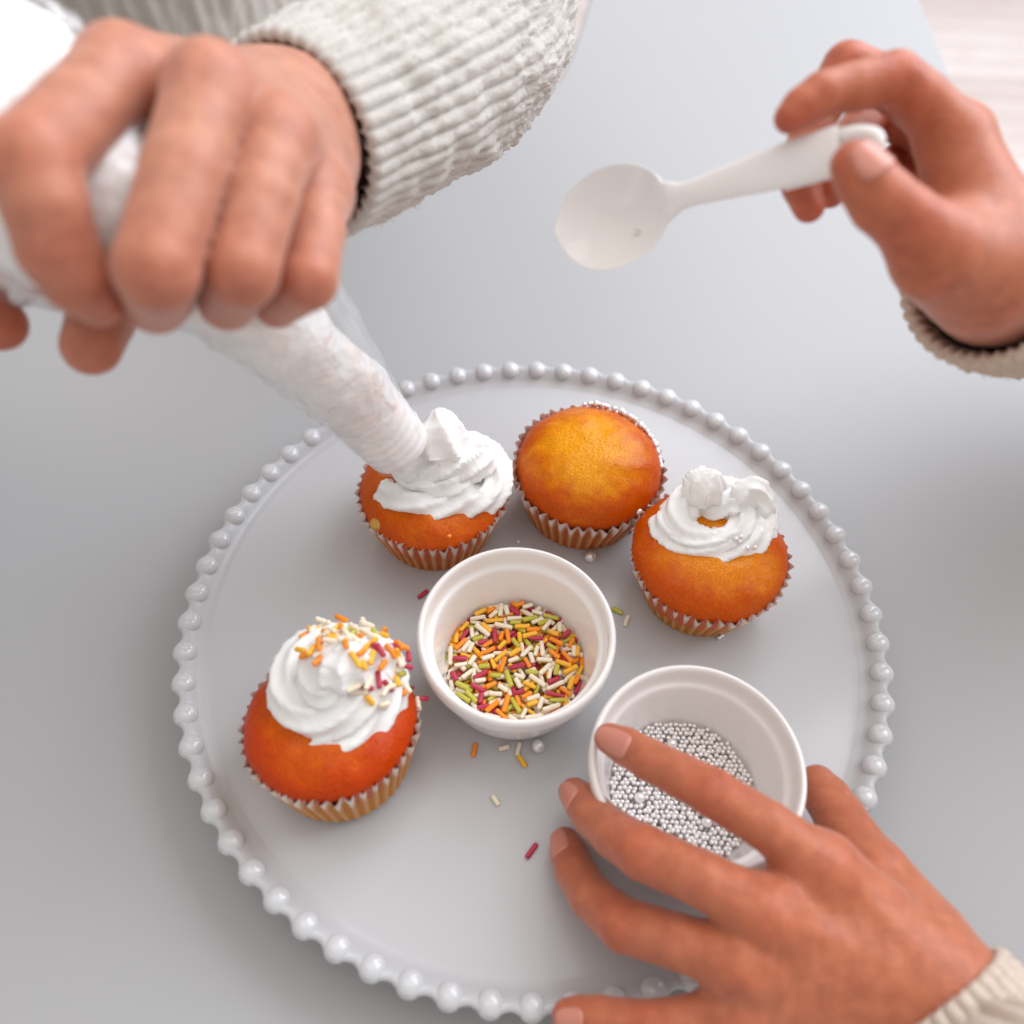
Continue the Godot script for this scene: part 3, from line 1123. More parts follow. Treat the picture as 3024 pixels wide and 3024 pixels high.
func skin_over(spots: Array, tone: Color, red: Color) -> ArrayMesh:
	var nx := grid_n.x
	var ny := grid_n.y
	var nz := grid_n.z
	var sx := 1
	var sy := nx
	var sz := nx * ny
	var corner := [0, sx, sy, sx + sy, sz, sx + sz, sy + sz, sx + sy + sz]
	var edges := [[0, 1], [2, 3], [4, 5], [6, 7], [0, 2], [1, 3], [4, 6], [5, 7], [0, 4], [1, 5], [2, 6], [3, 7]]
	var where := PackedInt32Array()
	where.resize(field.size())
	where.fill(-1)
	var g := Geo.new()
	var cells := PackedInt32Array()
	var limit := grid_c * 2.5
	for z in nz - 1:
		for y in ny - 1:
			var row := (z * ny + y) * nx
			for x in nx - 1:
				var i := row + x
				if absf(field[i]) > limit:
					continue
				var mask := 0
				for k in 8:
					if field[i + corner[k]] < 0.0:
						mask |= 1 << k
				if mask == 0 or mask == 255:
					continue
				var sum := Vector3.ZERO
				var n := 0
				for e in edges:
					var a: int = e[0]
					var b: int = e[1]
					if ((mask >> a) & 1) != ((mask >> b) & 1):
						var fa := field[i + corner[a]]
						var fb := field[i + corner[b]]
						var t := fa / (fa - fb)
						var va := Vector3(a & 1, (a >> 1) & 1, a >> 2)
						var vb := Vector3(b & 1, (b >> 1) & 1, b >> 2)
						sum += va.lerp(vb, t)
						n += 1
				where[i] = g.v.size()
				cells.append(i)
				g.v.append((grid_lo + (Vector3(x, y, z) + sum / n) * grid_c) * 0.001)
	for i in cells:
		var inside := field[i] < 0.0
		for ax in 3:
			var step: int = [sx, sy, sz][ax]
			if (field[i + step] < 0.0) == inside:
				continue
			var u: int = [sy, sz, sx][ax]
			var w: int = [sz, sx, sy][ax]
			var a := where[i]
			var b := where[i - u]
			var c := where[i - u - w]
			var d := where[i - w]
			if a < 0 or b < 0 or c < 0 or d < 0:
				continue
			if inside:
				g.idx.append_array([a, c, b, a, d, c])
			else:
				g.idx.append_array([a, b, c, a, c, d])
	# a light pass of smoothing
	for pass_ in 1:
		var acc := PackedVector3Array()
		acc.resize(g.v.size())
		var cnt := PackedInt32Array()
		cnt.resize(g.v.size())
		for t in range(0, g.idx.size(), 3):
			for k in 3:
				var a := g.idx[t + k]
				acc[a] += g.v[g.idx[t + (k + 1) % 3]] + g.v[g.idx[t + (k + 2) % 3]]
				cnt[a] += 2
		for k in g.v.size():
			if cnt[k] > 0:
				g.v[k] = g.v[k].lerp(acc[k] / cnt[k], 0.5)
	# colour: redder over knuckles and finger tips
	for q in g.v:
		var r := 0.0
		for s: Vector4 in spots:
			var e := (q * 1000.0 - xyz(s)).length_squared() / (s.w * s.w)
			if e < 4.0:
				r = maxf(r, exp(-1.4 * e))
		g.c.append(tone.lerp(red, r))
	return g.mesh()


# a finger nail lying on a finger tip (millimetres): from its root to its free edge, each with the finger's radius there
func nail(parent: Node3D, root: Vector4, joint: Vector4, edge: Vector4, face: Vector3, proud := 0.30) -> void:
	var d := (xyz(edge) - xyz(root)).normalized()
	var n := (face - d * face.dot(d)).normalized()
	var s := d.cross(n)
	var p := PackedVector3Array()
	var cols := PackedColorArray()
	var nu := 17
	var nv := 17
	for i in nu:
		var u := -1.0 + 2.0 * i / (nu - 1)
		for j in nv:
			var v := -1.0 + 2.0 * j / (nv - 1)
			# a rounded square whose border dips under the skin
			var e := pow(pow(absf(u), 3.5) + pow(absf(v), 3.5), 1.0 / 3.5)
			var m := maxf(absf(u), absf(v))
			var q := Vector2(u, v) * (m / maxf(e, 0.001))
			var tt := (q.y + 1.0) * 0.5
			var mid := root.lerp(joint, 2.0 * tt) if tt < 0.5 else joint.lerp(edge, 2.0 * tt - 1.0)
			mid = mid.lerp(root.lerp(edge, tt), 0.15)
			var border := smoothstep(0.86, 1.0, m)
			var a := q.x * 0.85
			var r := mid.w * (1.03 - 0.15 * border) + proud - 0.03 * mid.w * q.x * q.x
			p.append((xyz(mid) + (n * cos(a) + s * sin(a)) * r) * 0.001)
			var white := smoothstep(0.70, 0.86, q.y + 0.12 * q.x * q.x)
			var moon := 1.0 - smoothstep(-0.95, -0.55, q.y)
			cols.append(Color(1, 1, 1).lerp(Color(1.12, 1.65, 1.6), white * 0.9).lerp(Color(1.08, 1.25, 1.25), moon * 0.6))
	var g := Geo.new()
	g.grid(p, nu, nv, false, false, cols)
	var msh := g.mesh()
	var nn: PackedVector3Array = msh.surface_get_arrays(0)[Mesh.ARRAY_NORMAL]
	if nn[(nu / 2) * nv + nv / 2].dot(n) < 0.0:
		var g2 := Geo.new()
		g2.grid(p, nu, nv, false, false, cols, true)
		msh = g2.mesh()
	put("fingernail", msh, mats.nail, parent)


# root and free edge of the nail of a finger whose last three joints are a, b and c
func nail_ends(a: Vector4, b: Vector4, c: Vector4, back: float) -> Array:
	var d := (xyz(c) - xyz(b)).normalized()
	var root := a.lerp(b, back)
	var tip := xyz(c) + d * c.w * 0.62
	return [root, b.lerp(c, 0.35), Vector4(tip.x, tip.y, tip.z, c.w * 0.80)]


func joint_spots(fingers: Array, picks: Array, grow := 1.25) -> Array:
	var out := []
	for c in fingers:
		for k in picks:
			if k < c.size():
				var q: Vector4 = c[k]
				out.append(Vector4(q.x, q.y, q.z, q.w * grow))
	return out


# a knitted sleeve along a line (metres, w = radius) with a ribbed, rolled cuff at its start
func sleeve(pts: Array, ribs: int, rib_deep: float, cuff: float, cable: float, tint: Color, n := 150) -> ArrayMesh:
	var line := smooth_line(pts, n)
	var fr := frames(line)
	var around := ribs * 8
	var run := []
	var s := 0.0
	for k in n:
		if k > 0:
			s += xyz(line[k]).distance_to(xyz(line[k - 1]))
		run.append(s)
	# rows: inside of the cuff, the rolled edge, then the outside
	var rows := []
	for k in range(int(n * 0.35), 0, -2):
		rows.append([k, -0.0042, 0.0])
	for k in 7:
		var a := PI * k / 6.0
		rows.append([0, -0.0021 - 0.0021 * cos(a), -0.0022 * sin(a)])
	for k in range(1, n):
		rows.append([k, 0.0, 0.0])
	var nz := FastNoiseLite.new()
	nz.seed = ribs
	nz.frequency = 45.0
	var p := PackedVector3Array()
	var cols := PackedColorArray()
	for i in around:
		var a := TAU * i / around
		for row in rows:
			var k: int = row[0]
			var c: Vector4 = line[k]
			var f: Array = fr[k]
			var along: float = run[k]
			var ph := a * ribs
			var rib := pow(absf(cos(0.5 * ph)), 0.6)
			var bump := rib_deep * (rib - 1.0)
			var past := smoothstep(cuff * 0.85, cuff * 1.25, along)
			var cab := 0.0
			if cable > 0.0:
				var wav := sin(along * 420.0 + 2.0 * nz.get_noise_3d(along * 600.0, a * 3.0, 0.0)) * 1.1
				cab = cable * (0.75 + 0.8 * nz.get_noise_3d(a * 9.0, along * 500.0, 4.0)) * (absf(cos(0.25 * ph + wav)) + absf(cos(0.25 * ph - wav)) - 1.0) + 0.25 * cable * sin(along * 1700.0 + ph)
			var stitch := 0.00022 * sin(along * 2200.0) * rib
			var d: Vector3 = f[1] * cos(a) + f[2] * sin(a)
			var r: float = c.w + row[1] + lerpf(bump, bump * 0.35 + cab, past) + stitch
			var v: Vector3 = xyz(c) + d * r + f[0] * row[2]
			v += d * nz.get_noise_3dv(v) * 0.0035 * smoothstep(0.0, 0.02, along)
			p.append(v)
			cols.append(tint)
	var g := Geo.new()
	g.grid(p, around, rows.size(), true, false, cols)
	return g.mesh()


# loose fibres standing off a knitted surface, one tuft mesh
func fuzz(knit: MeshInstance3D, many: int, long: float) -> void:
	var arr := (knit.mesh as ArrayMesh).surface_get_arrays(0)
	var v: PackedVector3Array = arr[Mesh.ARRAY_VERTEX]
	var nn: PackedVector3Array = arr[Mesh.ARRAY_NORMAL]
	var g := Geo.new()
	for k in many:
		var i := rng.randi_range(0, v.size() - 1)
		var side := nn[i].cross(Vector3(rng.randf_range(-1, 1), rng.randf_range(-1, 1), rng.randf_range(-1, 1))).normalized()
		var up := (nn[i] + side * rng.randf_range(-1.3, 1.3)).normalized()
		var bend := side.cross(nn[i]) * rng.randf_range(-0.6, 0.6)
		var l := long * rng.randf_range(0.4, 1.2)
		var w := side * 0.000032
		var first := g.v.size()
		for q: Vector3 in [v[i] - w, v[i] + w, v[i] + (up + bend * 0.3) * l * 0.55 + w, v[i] + (up + bend) * l]:
			g.v.append(q)
			g.c.append(Color(1, 1, 1))
		g.idx.append_array([first, first + 1, first + 2, first, first + 2, first + 3])
	var o := put("fuzz", g.mesh(), knit.material_override, knit)
	o.set_meta("kind", "stuff")


func build_adult() -> void:
	var who := base("person", Vector3(-0.15, -0.62, -0.75))
	tag(who, "adult in a cream knitted sweater squeezing the piping bag", "person")
	var back := Transform3D(Basis(), -who.position)
	var palm := [
		[Vector4(-91.2, 191.3, -99.4, 23.0), Vector4(-87.2, 215.0, -68.6, 21.0)],
		[Vector4(-91.1, 213.1, -83.3, 14.0), Vector4(-116.0, 249.5, -32.4, 11.0)],
		[Vector4(-86.2, 213.6, -75.3, 15.0), Vector4(-91.9, 249.8, -25.9, 11.0)],
		[Vector4(-83.1, 209.6, -69.7, 15.0), Vector4(-77.5, 238.7, -24.0, 10.5)],
		[Vector4(-81.3, 203.8, -66.5, 14.0), Vector4(-70.3, 221.8, -26.0, 9.8)],
		[Vector4(-85.1, 208.9, -59.9, 18.0), Vector4(-100.3, 219.1, -43.2, 14.0)],
		[Vector4(-117.0, 243.2, -37.4, 9.5), Vector4(-95.0, 242.6, -31.3, 10.2), Vector4(-79.9, 232.1, -28.5, 10.0), Vector4(-71.9, 219.1, -27.3, 8.8)],
		[Vector4(-91.2, 191.3, -99.4, 23.0), Vector4(-78.8, 181.1, -133.6, 25.0), Vector4(-59.6, 176.5, -162.0, 28.0)],
	]
	var fingers := [
		[Vector4(-115.1, 250.6, -30.5, 11.2), Vector4(-118.5, 252.6, -9.0, 10.2), Vector4(-123.7, 251.9, 9.4, 10.6), Vector4(-120.8, 245.9, 16.3, 9.7), Vector4(-120.0, 236.8, 20.6, 9.4), Vector4(-117.3, 229.6, 22.1, 8.9), Vector4(-115.2, 223.1, 21.0, 7.4)],
		[Vector4(-91.2, 250.9, -24.0, 11.1), Vector4(-92.4, 245.6, 2.8, 10.4), Vector4(-95.5, 236.9, 25.7, 10.2), Vector4(-105.3, 217.1, 13.9, 9.1), Vector4(-108.1, 206.1, -1.9, 8.2), Vector4(-107.8, 204.6, -13.7, 7.4)],
		[Vector4(-77.0, 240.0, -22.4, 10.7), Vector4(-77.8, 236.5, -0.8, 10.0), Vector4(-79.7, 230.5, 17.4, 9.5), Vector4(-89.7, 212.0, 7.2, 8.5), Vector4(-91.8, 202.5, -7.1, 7.8), Vector4(-91.0, 202.4, -17.5, 6.8)],
		[Vector4(-69.6, 223.6, -23.4, 9.3), Vector4(-67.6, 223.3, -6.3, 8.6), Vector4(-67.4, 220.2, 7.7, 8.3), Vector4(-80.1, 203.6, -1.8, 7.5), Vector4(-82.1, 197.3, -13.7, 6.6), Vector4(-81.8, 197.8, -21.3, 5.9)],
		[Vector4(-103.2, 212.3, -56.1, 14.0), Vector4(-125.7, 195.0, -41.7, 12.0), Vector4(-135.2, 189.3, -19.6, 10.0), Vector4(-134.0, 191.0, -4.6, 9.4), Vector4(-132.6, 192.3, 7.4, 8.4)],
	]
	var spots := joint_spots(fingers, [2], 1.1) + joint_spots(fingers, [0], 0.9) + joint_spots([fingers[0], fingers[4]], [5, 4, 6], 1.2)
	for c in fingers.slice(1, 4):
		spots.append(Vector4(c[3].x, c[3].y, c[3].z, c[3].w * 1.3))
	var dents := []
	for c in fingers.slice(0, 4):
		# knuckle bumps and creases
		dents.append([xyz(c[0]) + Vector3(0, 9, 3), xyz(c[0]) + Vector3(0, 9, 3), 9.0, -0.9])
	# creases over the bent middle joints
	for c in fingers.slice(0, 4):
		var mid := xyz(c[2])
		var out := (mid * 2.0 - xyz(c[1]) - xyz(c[3])).normalized()
		var d := (xyz(c[3]) - xyz(c[1])).normalized()
		var across := d.cross(out)
		for k in [-2.6, 0.2, 2.8]:
			var top: Vector3 = mid + out * (c[2].w - 0.5) + d * k
			dents.append([top - across * 3.2, top + across * 3.2, 1.3, 0.22])
	grid_c = 0.8
	put("hand", flesh(palm, fingers, dents, spots, Color(0.62, 0.28, 0.18), Color(0.55, 0.145, 0.075)), mats.skin_adult, who, back)
	palm = [
		[Vector4(-224.4, 191.7, -26.6, 20.0), Vector4(-193.2, 207.5, -23.0, 16.0)],
		[Vector4(-224.1, 188.0, -21.3, 20.0), Vector4(-194.5, 195.4, -14.4, 16.0)],
		[Vector4(-224.4, 191.7, -26.6, 22.0), Vector4(-316.2, 141.2, -59.0, 26.0)],
	]
	fingers = [
		[Vector4(-189.8, 212.5, -21.4, 11.0), Vector4(-165.9, 224.3, -6.9, 10.0), Vector4(-156.0, 221.4, -2.7, 9.5), Vector4(-153.3, 217.1, -3.6, 8.0)],
		[Vector4(-194.5, 195.4, -14.4, 11.0), Vector4(-176.9, 200.8, -4.7, 10.0), Vector4(-167.8, 198.0, -0.7, 9.3), Vector4(-161.5, 191.5, -0.2, 7.6)],
	]
	put("hand", flesh(palm, fingers, [], joint_spots(fingers, [3, 2]), Color(0.58, 0.21, 0.12), Color(0.50, 0.11, 0.055)), mats.skin_adult, who, back)
	var arm := put("sleeve", sleeve([Vector4(-0.0877, 0.2035, -0.0784, 0.0340), Vector4(-0.0773, 0.1991, -0.0982, 0.0350), Vector4(-0.0642, 0.1943, -0.1228, 0.0370), Vector4(-0.0507, 0.1882, -0.1525, 0.0390), Vector4(-0.0395, 0.1833, -0.1856, 0.0410), Vector4(-0.0366, 0.1825, -0.2315, 0.0430), Vector4(-0.0466, 0.1845, -0.2956, 0.0480), Vector4(-0.0801, 0.1952, -0.3806, 0.0550), Vector4(-0.1394, 0.2052, -0.4823, 0.0620)], 40, 0.0017, 0.080, 0.0011, Color(1, 1, 1)), mats.wool_cream, who, back)
	fuzz(arm, 9000, 0.0018)
	put("sleeve", sleeve([Vector4(-0.2283, 0.1874, -0.0291, 0.0340), Vector4(-0.2639, 0.1680, -0.0451, 0.0360), Vector4(-0.3256, 0.1365, -0.0697, 0.0400), Vector4(-0.4171, 0.1148, -0.1784, 0.0460), Vector4(-0.4487, 0.1353, -0.3473, 0.0540), Vector4(-0.4379, 0.1563, -0.4821, 0.0600)], 40, 0.0016, 0.062, 0.0017, Color(1, 1, 1), 90), mats.wool_cream, who, back)
	put("sweater_body", sleeve([Vector4(-0.357, -0.30, -0.62, 0.150), Vector4(-0.357, -0.15, -0.62, 0.152), Vector4(-0.357, 0.0, -0.62, 0.150), Vector4(-0.357, 0.15, -0.62, 0.150), Vector4(-0.352, 0.30, -0.62, 0.155), Vector4(-0.345, 0.45, -0.62, 0.14), Vector4(-0.345, 0.52, -0.62, 0.07)], 60, 0.0016, 0.07, 0.0022, Color(0.93, 0.92, 0.90), 120), mats.wool_cream, who, back)


func build_child() -> void:
	var who := base("person", Vector3(0.5, -0.62, 0.1))
	tag(who, "child in a cream ribbed sweater holding the spoon and a ramekin", "person")
	var back := Transform3D(Basis(), -who.position)
	var tone := Color(0.57, 0.19, 0.095)
	var red := Color(0.55, 0.115, 0.055)
	var palm := [
		[Vector4(134.9, 192.2, -36.1, 17.7), Vector4(124.2, 205.6, -32.6, 17.7)],
		[Vector4(125.7, 206.6, -33.9, 15.8), Vector4(114.7, 222.6, -60.4, 10.7)],
		[Vector4(129.9, 201.5, -40.6, 14.9), Vector4(121.8, 217.4, -72.0, 10.2)],
		[Vector4(135.5, 194.2, -47.6, 14.0), Vector4(130.7, 205.6, -77.9, 10.2)],
		[Vector4(134.9, 188.9, -48.8, 13.0), Vector4(136.0, 195.9, -78.0, 9.3)],
		[Vector4(124.8, 202.1, -27.4, 17.7), Vector4(110.2, 209.9, -26.4, 14.0)],
		[Vector4(134.9, 192.7, -36.7, 18.6), Vector4(156.2, 181.3, -50.2, 18.6), Vector4(193.3, 164.3, -74.7, 20.5)],
	]
	var fingers := [
		[Vector4(114.6, 223.8, -62.1, 9.2), Vector4(102.0, 233.3, -65.2, 7.9), Vector4(92.0, 239.0, -66.3, 7.5), Vector4(79.6, 238.3, -61.8, 6.7), Vector4(70.0, 238.0, -57.9, 6.2), Vector4(64.5, 235.7, -54.6, 5.7), Vector4(61.3, 234.0, -52.2, 4.6)],
		[Vector4(120.8, 218.3, -73.3, 9.2), Vector4(103.2, 225.3, -85.1, 8.0), Vector4(85.7, 229.5, -89.3, 7.6), Vector4(77.9, 220.9, -78.8, 6.7), Vector4(72.5, 213.4, -64.6, 6.4), Vector4(71.6, 211.1, -54.4, 5.9), Vector4(73.5, 208.7, -47.4, 4.9)],
		[Vector4(130.7, 205.6, -77.9, 9.2), Vector4(116.5, 208.7, -92.8, 7.9), Vector4(103.8, 208.7, -99.8, 7.6), Vector4(91.5, 205.2, -84.4, 6.7), Vector4(86.3, 203.6, -73.3, 6.3), Vector4(84.9, 202.4, -64.6, 5.3)],
		[Vector4(136.0, 195.9, -78.0, 8.6), Vector4(127.8, 196.2, -88.8, 7.2), Vector4(115.9, 196.8, -93.2, 6.8), Vector4(104.8, 195.9, -81.5, 6.3), Vector4(99.3, 197.2, -69.3, 5.4)],
		[Vector4(121.1, 204.6, -24.1, 15.8), Vector4(103.4, 215.1, -19.9, 13.5), Vector4(90.8, 224.5, -21.2, 9.1), Vector4(83.2, 229.1, -22.4, 8.7), Vector4(77.9, 232.9, -26.2, 7.8), Vector4(75.0, 235.0, -29.1, 6.5)],
	]
	grid_c = 1.25
	var spots := joint_spots(fingers, [2, 5, 6], 1.2)
	var h := put("hand", flesh(palm, fingers, [], spots, tone, red), mats.skin_child, who, back)
	var t: Array = fingers[4]
	var ends := nail_ends(t[3], t[4], t[5], 0.75)
	nail(h, ends[0], ends[1], ends[2], Vector3(-0.00000, 0.81960, 0.57294) + Vector3(0.25, 0.1, 0.0), 0.75)

	palm = [
		[Vector4(130.1, 66.0, 149.8, 20.2), Vector4(125.4, 67.0, 143.6, 19.2)],
		[Vector4(123.4, 66.0, 139.9, 17.3), Vector4(91.6, 80.0, 112.9, 11.0)],
		[Vector4(118.9, 66.0, 141.6, 17.3), Vector4(72.1, 78.0, 127.3, 11.0)],
		[Vector4(115.4, 64.0, 145.9, 16.3), Vector4(65.7, 71.0, 139.9, 10.6)],
		[Vector4(115.5, 60.0, 152.7, 16.3), Vector4(64.8, 62.0, 152.2, 10.1)],
		[Vector4(123.2, 60.0, 133.0, 16.3), Vector4(115.8, 60.0, 109.8, 11.5)],
		[Vector4(102.5, 66.0, 122.3, 12.5), Vector4(83.6, 66.0, 134.0, 12.5), Vector4(80.1, 62.0, 142.6, 12.5)],
		[Vector4(92.3, 78.0, 112.4, 9.6), Vector4(72.4, 77.0, 127.1, 9.6), Vector4(66.0, 70.0, 139.7, 9.6), Vector4(64.9, 62.0, 151.9, 9.1)],
		[Vector4(130.1, 66.0, 149.8, 19.2), Vector4(139.3, 66.0, 163.3, 20.2), Vector4(145.6, 70.0, 177.4, 22.1)],
	]
	fingers = [
		[Vector4(90.6, 83.0, 113.6, 10.2), Vector4(73.5, 88.0, 102.7, 8.2), Vector4(57.3, 86.0, 92.0, 8.1), Vector4(48.1, 82.0, 85.5, 7.5), Vector4(38.6, 77.0, 78.7, 7.2), Vector4(31.3, 72.0, 72.4, 6.7), Vector4(26.1, 69.5, 68.8, 5.6)],
		[Vector4(71.3, 81.0, 127.6, 11.1), Vector4(53.6, 80.0, 117.9, 9.0), Vector4(35.6, 73.0, 108.3, 9.0), Vector4(27.7, 64.0, 100.7, 8.1), Vector4(21.4, 56.0, 92.4, 7.6), Vector4(18.3, 50.0, 86.1, 7.1), Vector4(15.6, 46.0, 81.7, 6.1)],
		[Vector4(64.6, 74.0, 139.6, 10.7), Vector4(47.3, 67.0, 133.7, 8.8), Vector4(31.0, 56.0, 127.4, 8.8), Vector4(21.6, 46.0, 117.5, 7.9), Vector4(16.5, 38.0, 107.2, 7.5), Vector4(14.5, 34.0, 100.2, 7.0), Vector4(13.1, 32.0, 95.6, 5.9)],
		[Vector4(63.9, 64.0, 152.5, 9.7), Vector4(52.0, 60.0, 154.4, 7.9), Vector4(39.7, 54.0, 155.9, 7.7), Vector4(31.2, 49.0, 154.9, 7.1), Vector4(23.2, 45.0, 153.7, 7.0), Vector4(17.5, 42.0, 153.0, 6.4), Vector4(13.5, 41.0, 152.8, 5.5)],
		[Vector4(124.2, 62.0, 128.6, 16.3), Vector4(116.5, 58.0, 108.1, 11.3), Vector4(113.4, 54.0, 97.1, 10.0), Vector4(111.5, 50.0, 87.8, 9.3), Vector4(108.9, 47.0, 79.3, 8.6), Vector4(106.9, 45.0, 73.4, 7.0)],
	]
	spots = joint_spots(fingers.slice(0, 4), [2, 5, 6], 1.15) + joint_spots(fingers.slice(0, 4), [0], 0.9)
	var dents := []
	for c in fingers.slice(0, 4):
		var mid := xyz(c[2])
		var d := (xyz(c[3]) - xyz(c[1])).normalized()
		var up := (Vector3.UP - d * d.y).normalized()
		var across := d.cross(up)
		for k in [-3.0, 0.0, 2.6]:
			var top: Vector3 = mid + up * c[2].w + d * k
			dents.append([top - across * 3.5, top + across * 3.5, 1.6, 0.28])
		var dip: Vector3 = xyz(c[4]) + up * c[4].w
		dents.append([dip - across * 3.0, dip + across * 3.0, 1.5, 0.24])
	for c in fingers.slice(0, 4):
		var from: Vector3 = xyz(c[0]) + Vector3(0, 8.0, 0)
		dents.append([from, from.lerp(xyz(palm[0][0]) + Vector3(0, 17, 0), 0.6), 4.0, -0.45])
	h = put("hand", flesh(palm, fingers, dents, spots, tone, red), mats.skin_child, who, back)
	for k in 4:
		var c: Array = fingers[k]
		ends = nail_ends(c[4], c[5], c[6], [0.5, 0.65, 0.65, 0.55][k])
		nail(h, ends[0], ends[1], ends[2], Vector3(-0.00000, 0.81960, 0.57294) * 0.75 + [Vector3(0.0, 0.5, 0.1), Vector3(-0.4, 0.25, 0), Vector3(-0.4, 0.2, 0), Vector3(-0.2, 0.3, 0)][k])
	var arm := put("sleeve", sleeve([Vector4(0.1302, 0.1967, -0.0337, 0.0280), Vector4(0.1451, 0.1874, -0.0431, 0.0290), Vector4(0.1653, 0.1762, -0.0568, 0.0320), Vector4(0.2004, 0.1614, -0.0792, 0.0360), Vector4(0.2596, 0.1426, -0.1134, 0.0420), Vector4(0.3372, 0.1222, -0.1541, 0.0480), Vector4(0.4800, 0.2200, -0.0200, 0.0550), Vector4(0.5800, 0.3000, 0.0600, 0.0620)], 40, 0.0013, 0.05, 0.0010, Color(1, 0.96, 0.92)), mats.wool_beige, who, back)
	fuzz(arm, 4000, 0.0018)
	arm = put("sleeve", sleeve([Vector4(0.1265, 0.0660, 0.1471, 0.0260), Vector4(0.1314, 0.0660, 0.1543, 0.0270), Vector4(0.1366, 0.0670, 0.1628, 0.0290), Vector4(0.1433, 0.0700, 0.1750, 0.0320), Vector4(0.1525, 0.0750, 0.1891, 0.0370), Vector4(0.1606, 0.0900, 0.2001, 0.0420), Vector4(0.3300, 0.1000, 0.3600, 0.0480), Vector4(0.4400, 0.1600, 0.3600, 0.0540), Vector4(0.5400, 0.2800, 0.2800, 0.0620)], 34, 0.0016, 0.09, 0.0008, Color(1.08, 1.12, 1.16)), mats.wool_beige, who, back)
	fuzz(arm, 5000, 0.0018)


# ---------------------------------------------------------------- what lies about on the plate

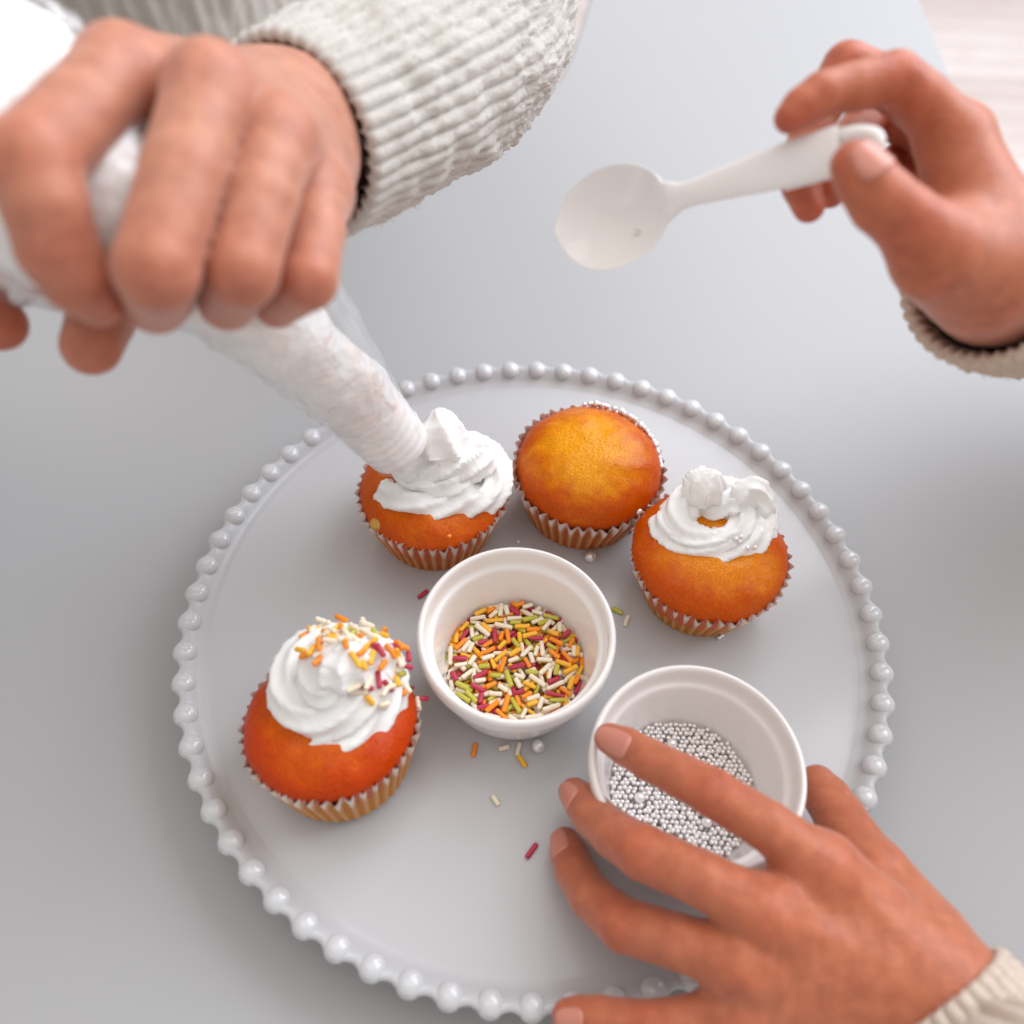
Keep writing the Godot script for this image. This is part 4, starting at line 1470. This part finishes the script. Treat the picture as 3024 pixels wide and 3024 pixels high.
func build_loose_sweets() -> void:
	var y := PLATE_TOP + 0.00095
	for s in [
		["orange", Vector3(-0.02303, 0.02500, 0.05912), 1.45, 1, "orange rod sprinkle lying alone on the plate in front of the sprinkle ramekin"],
		["yellow", Vector3(-0.00367, 0.02500, 0.06284), -0.95, 1, "yellow rod sprinkle beside the large pearl in front of the sprinkle ramekin"],
		["cream", Vector3(-0.01355, 0.02500, 0.07891), -0.9, 0, "cream sprinkle lying alone in the open middle of the plate"],
		["crimson", Vector3(0.00095, 0.02500, 0.09724), 0.95, 2, "crimson rod sprinkle on the plate beside the child's ring finger"],
		["green", Vector3(0.03665, 0.02500, -0.00751), -0.45, 1, "olive green rod sprinkle on the plate beside the sprinkle ramekin"],
		["cream", Vector3(0.04072, 0.02500, -0.00265), 1.25, 1, "cream rod sprinkle next to the olive green one on the plate"],
		["crimson", Vector3(-0.05037, 0.02500, -0.01156), 0.8, 1, "crimson rod sprinkle half hidden behind the sprinkle ramekin"],
		["cream", Vector3(-0.01111, 0.02500, 0.05771), 0.35, 0, "cream sprinkle on the plate just in front of the sprinkle ramekin"],
		["cream", Vector3(-0.00531, 0.02500, 0.05789), 1.4, 1, "cream rod sprinkle between the ramekin and the large pearl"],
	]:
		var o := put("sugar_sprinkle", sprinkle_shapes[s[3]], mats["sprinkle_" + s[0]], self, lying(Vector3(s[1].x, y, s[1].z), s[2], 0.0))
		tag(o, s[4], "sprinkle")
	for s in [
		["yellow", Vector3(-0.04525, 0.05600, -0.02438), 0.0, 0, "short yellow sprinkle on the cake below the piped cream"],
		["orange", Vector3(-0.03749, 0.05600, -0.02397), 1.05, 1, "orange rod sprinkle on the cake below the piped cream"],
		["cream", Vector3(-0.04434, 0.05600, 0.05338), -1.35, 1, "cream rod sprinkle on the paper edge of the sprinkled cupcake"],
		["crimson", Vector3(-0.04294, 0.05600, 0.05118), 0.2, 0, "crimson sprinkle on the paper edge of the sprinkled cupcake"],
		["orange", Vector3(-0.05114, 0.06050, 0.05030), -1.1, 1, "orange rod sprinkle on the cake beside the tall cream swirl"],
	]:
		var o := put("sugar_sprinkle", sprinkle_shapes[s[3]], mats["sprinkle_" + s[0]], self, lying(s[1], s[2], 0.35))
		tag(o, s[4], "sprinkle")
	for s in [
		[Vector3(0.02486, 0.02600, -0.03416), true, "large silver pearl on the plate in front of the plain cupcake"],
		[Vector3(0.00255, 0.02600, 0.05702), true, "large silver pearl on the plate in front of the sprinkle ramekin"],
		[Vector3(-0.00847, 0.02500, -0.04185), false, "tiny silver pearl on the plate between the two rear cupcakes"],
		[Vector3(0.04510, 0.02500, -0.05124), false, "tiny silver pearl on the plate between plain and ringed cupcakes"],
		[Vector3(0.08250, 0.02500, 0.00264), false, "tiny silver pearl on the plate in front of the ringed cupcake"],
		[Vector3(0.08123, 0.02500, 0.00373), false, "tiny silver pearl touching the front of the ringed cupcake's case"],
	]:
		var o := put("silver_pearl", pearl_big if s[1] else pearl_small, mats.silver, self, Transform3D(Basis(), Vector3(s[0].x, PLATE_TOP + (0.0027 if s[1] else 0.00105), s[0].z)))
		tag(o, s[2], "sugar pearl")
	var o := put("silver_pearl", pearl_big, mats.silver, self, Transform3D(Basis().scaled(Vector3.ONE * 0.62), Vector3(0.04380, 0.05400, -0.04162)))
	tag(o, "silver pearl caught between the papers of plain and ringed cupcakes", "sugar pearl")
	for q in [Vector3(0.08275, 0.07000, -0.01968), Vector3(0.08235, 0.06900, -0.01796), Vector3(0.08571, 0.06700, -0.01630), Vector3(0.08916, 0.06600, -0.01738), Vector3(0.08043, 0.07000, -0.01851)]:
		o = put("silver_pearl", pearl_small, mats.silver, self, Transform3D(Basis(), q))
		tag(o, "tiny silver pearl stuck in the ragged ring of cream", "sugar pearl", "silver pearls in the ring of cream")
	# along the far edge of the plain cupcake, between paper and cake
	var c2 := Transform3D(Basis.from_euler(Vector3(0.05, 0, -0.02)), Vector3(0.0212, PLATE_TOP, -0.0665))
	for k in 66:
		var t := k / 65.0
		var a := lerpf(-1.62, -0.05, t) + rng.randf_range(-0.05, 0.05)
		var thick := maxf(1.0 - absf(t - 0.40) * 1.9, 0.0)
		var in_ := 0.0012 + rng.randf() * thick * 0.0062
		var r := 0.0340 - in_
		var rise := pow(maxf(1.0 - pow(minf(r / 0.0329, 1.0), 2.0 / 0.78), 0.0), 0.475)
		var big := k % 15 == 6
		var q := Vector3(r * cos(a), 0.0298 + 0.0172 * rise + 0.0010 + rng.randf_range(0, 0.0008), r * sin(a))
		o = put("silver_pearl", pearl_big if big else pearl_small, mats.silver, self, Transform3D(Basis().scaled(Vector3.ONE * (0.62 if big else 1.1)), c2 * q))
		tag(o, "%s silver pearl along the far edge of the plain cupcake" % ("larger" if big else "tiny"), "sugar pearl", "silver pearls on the plain cupcake")
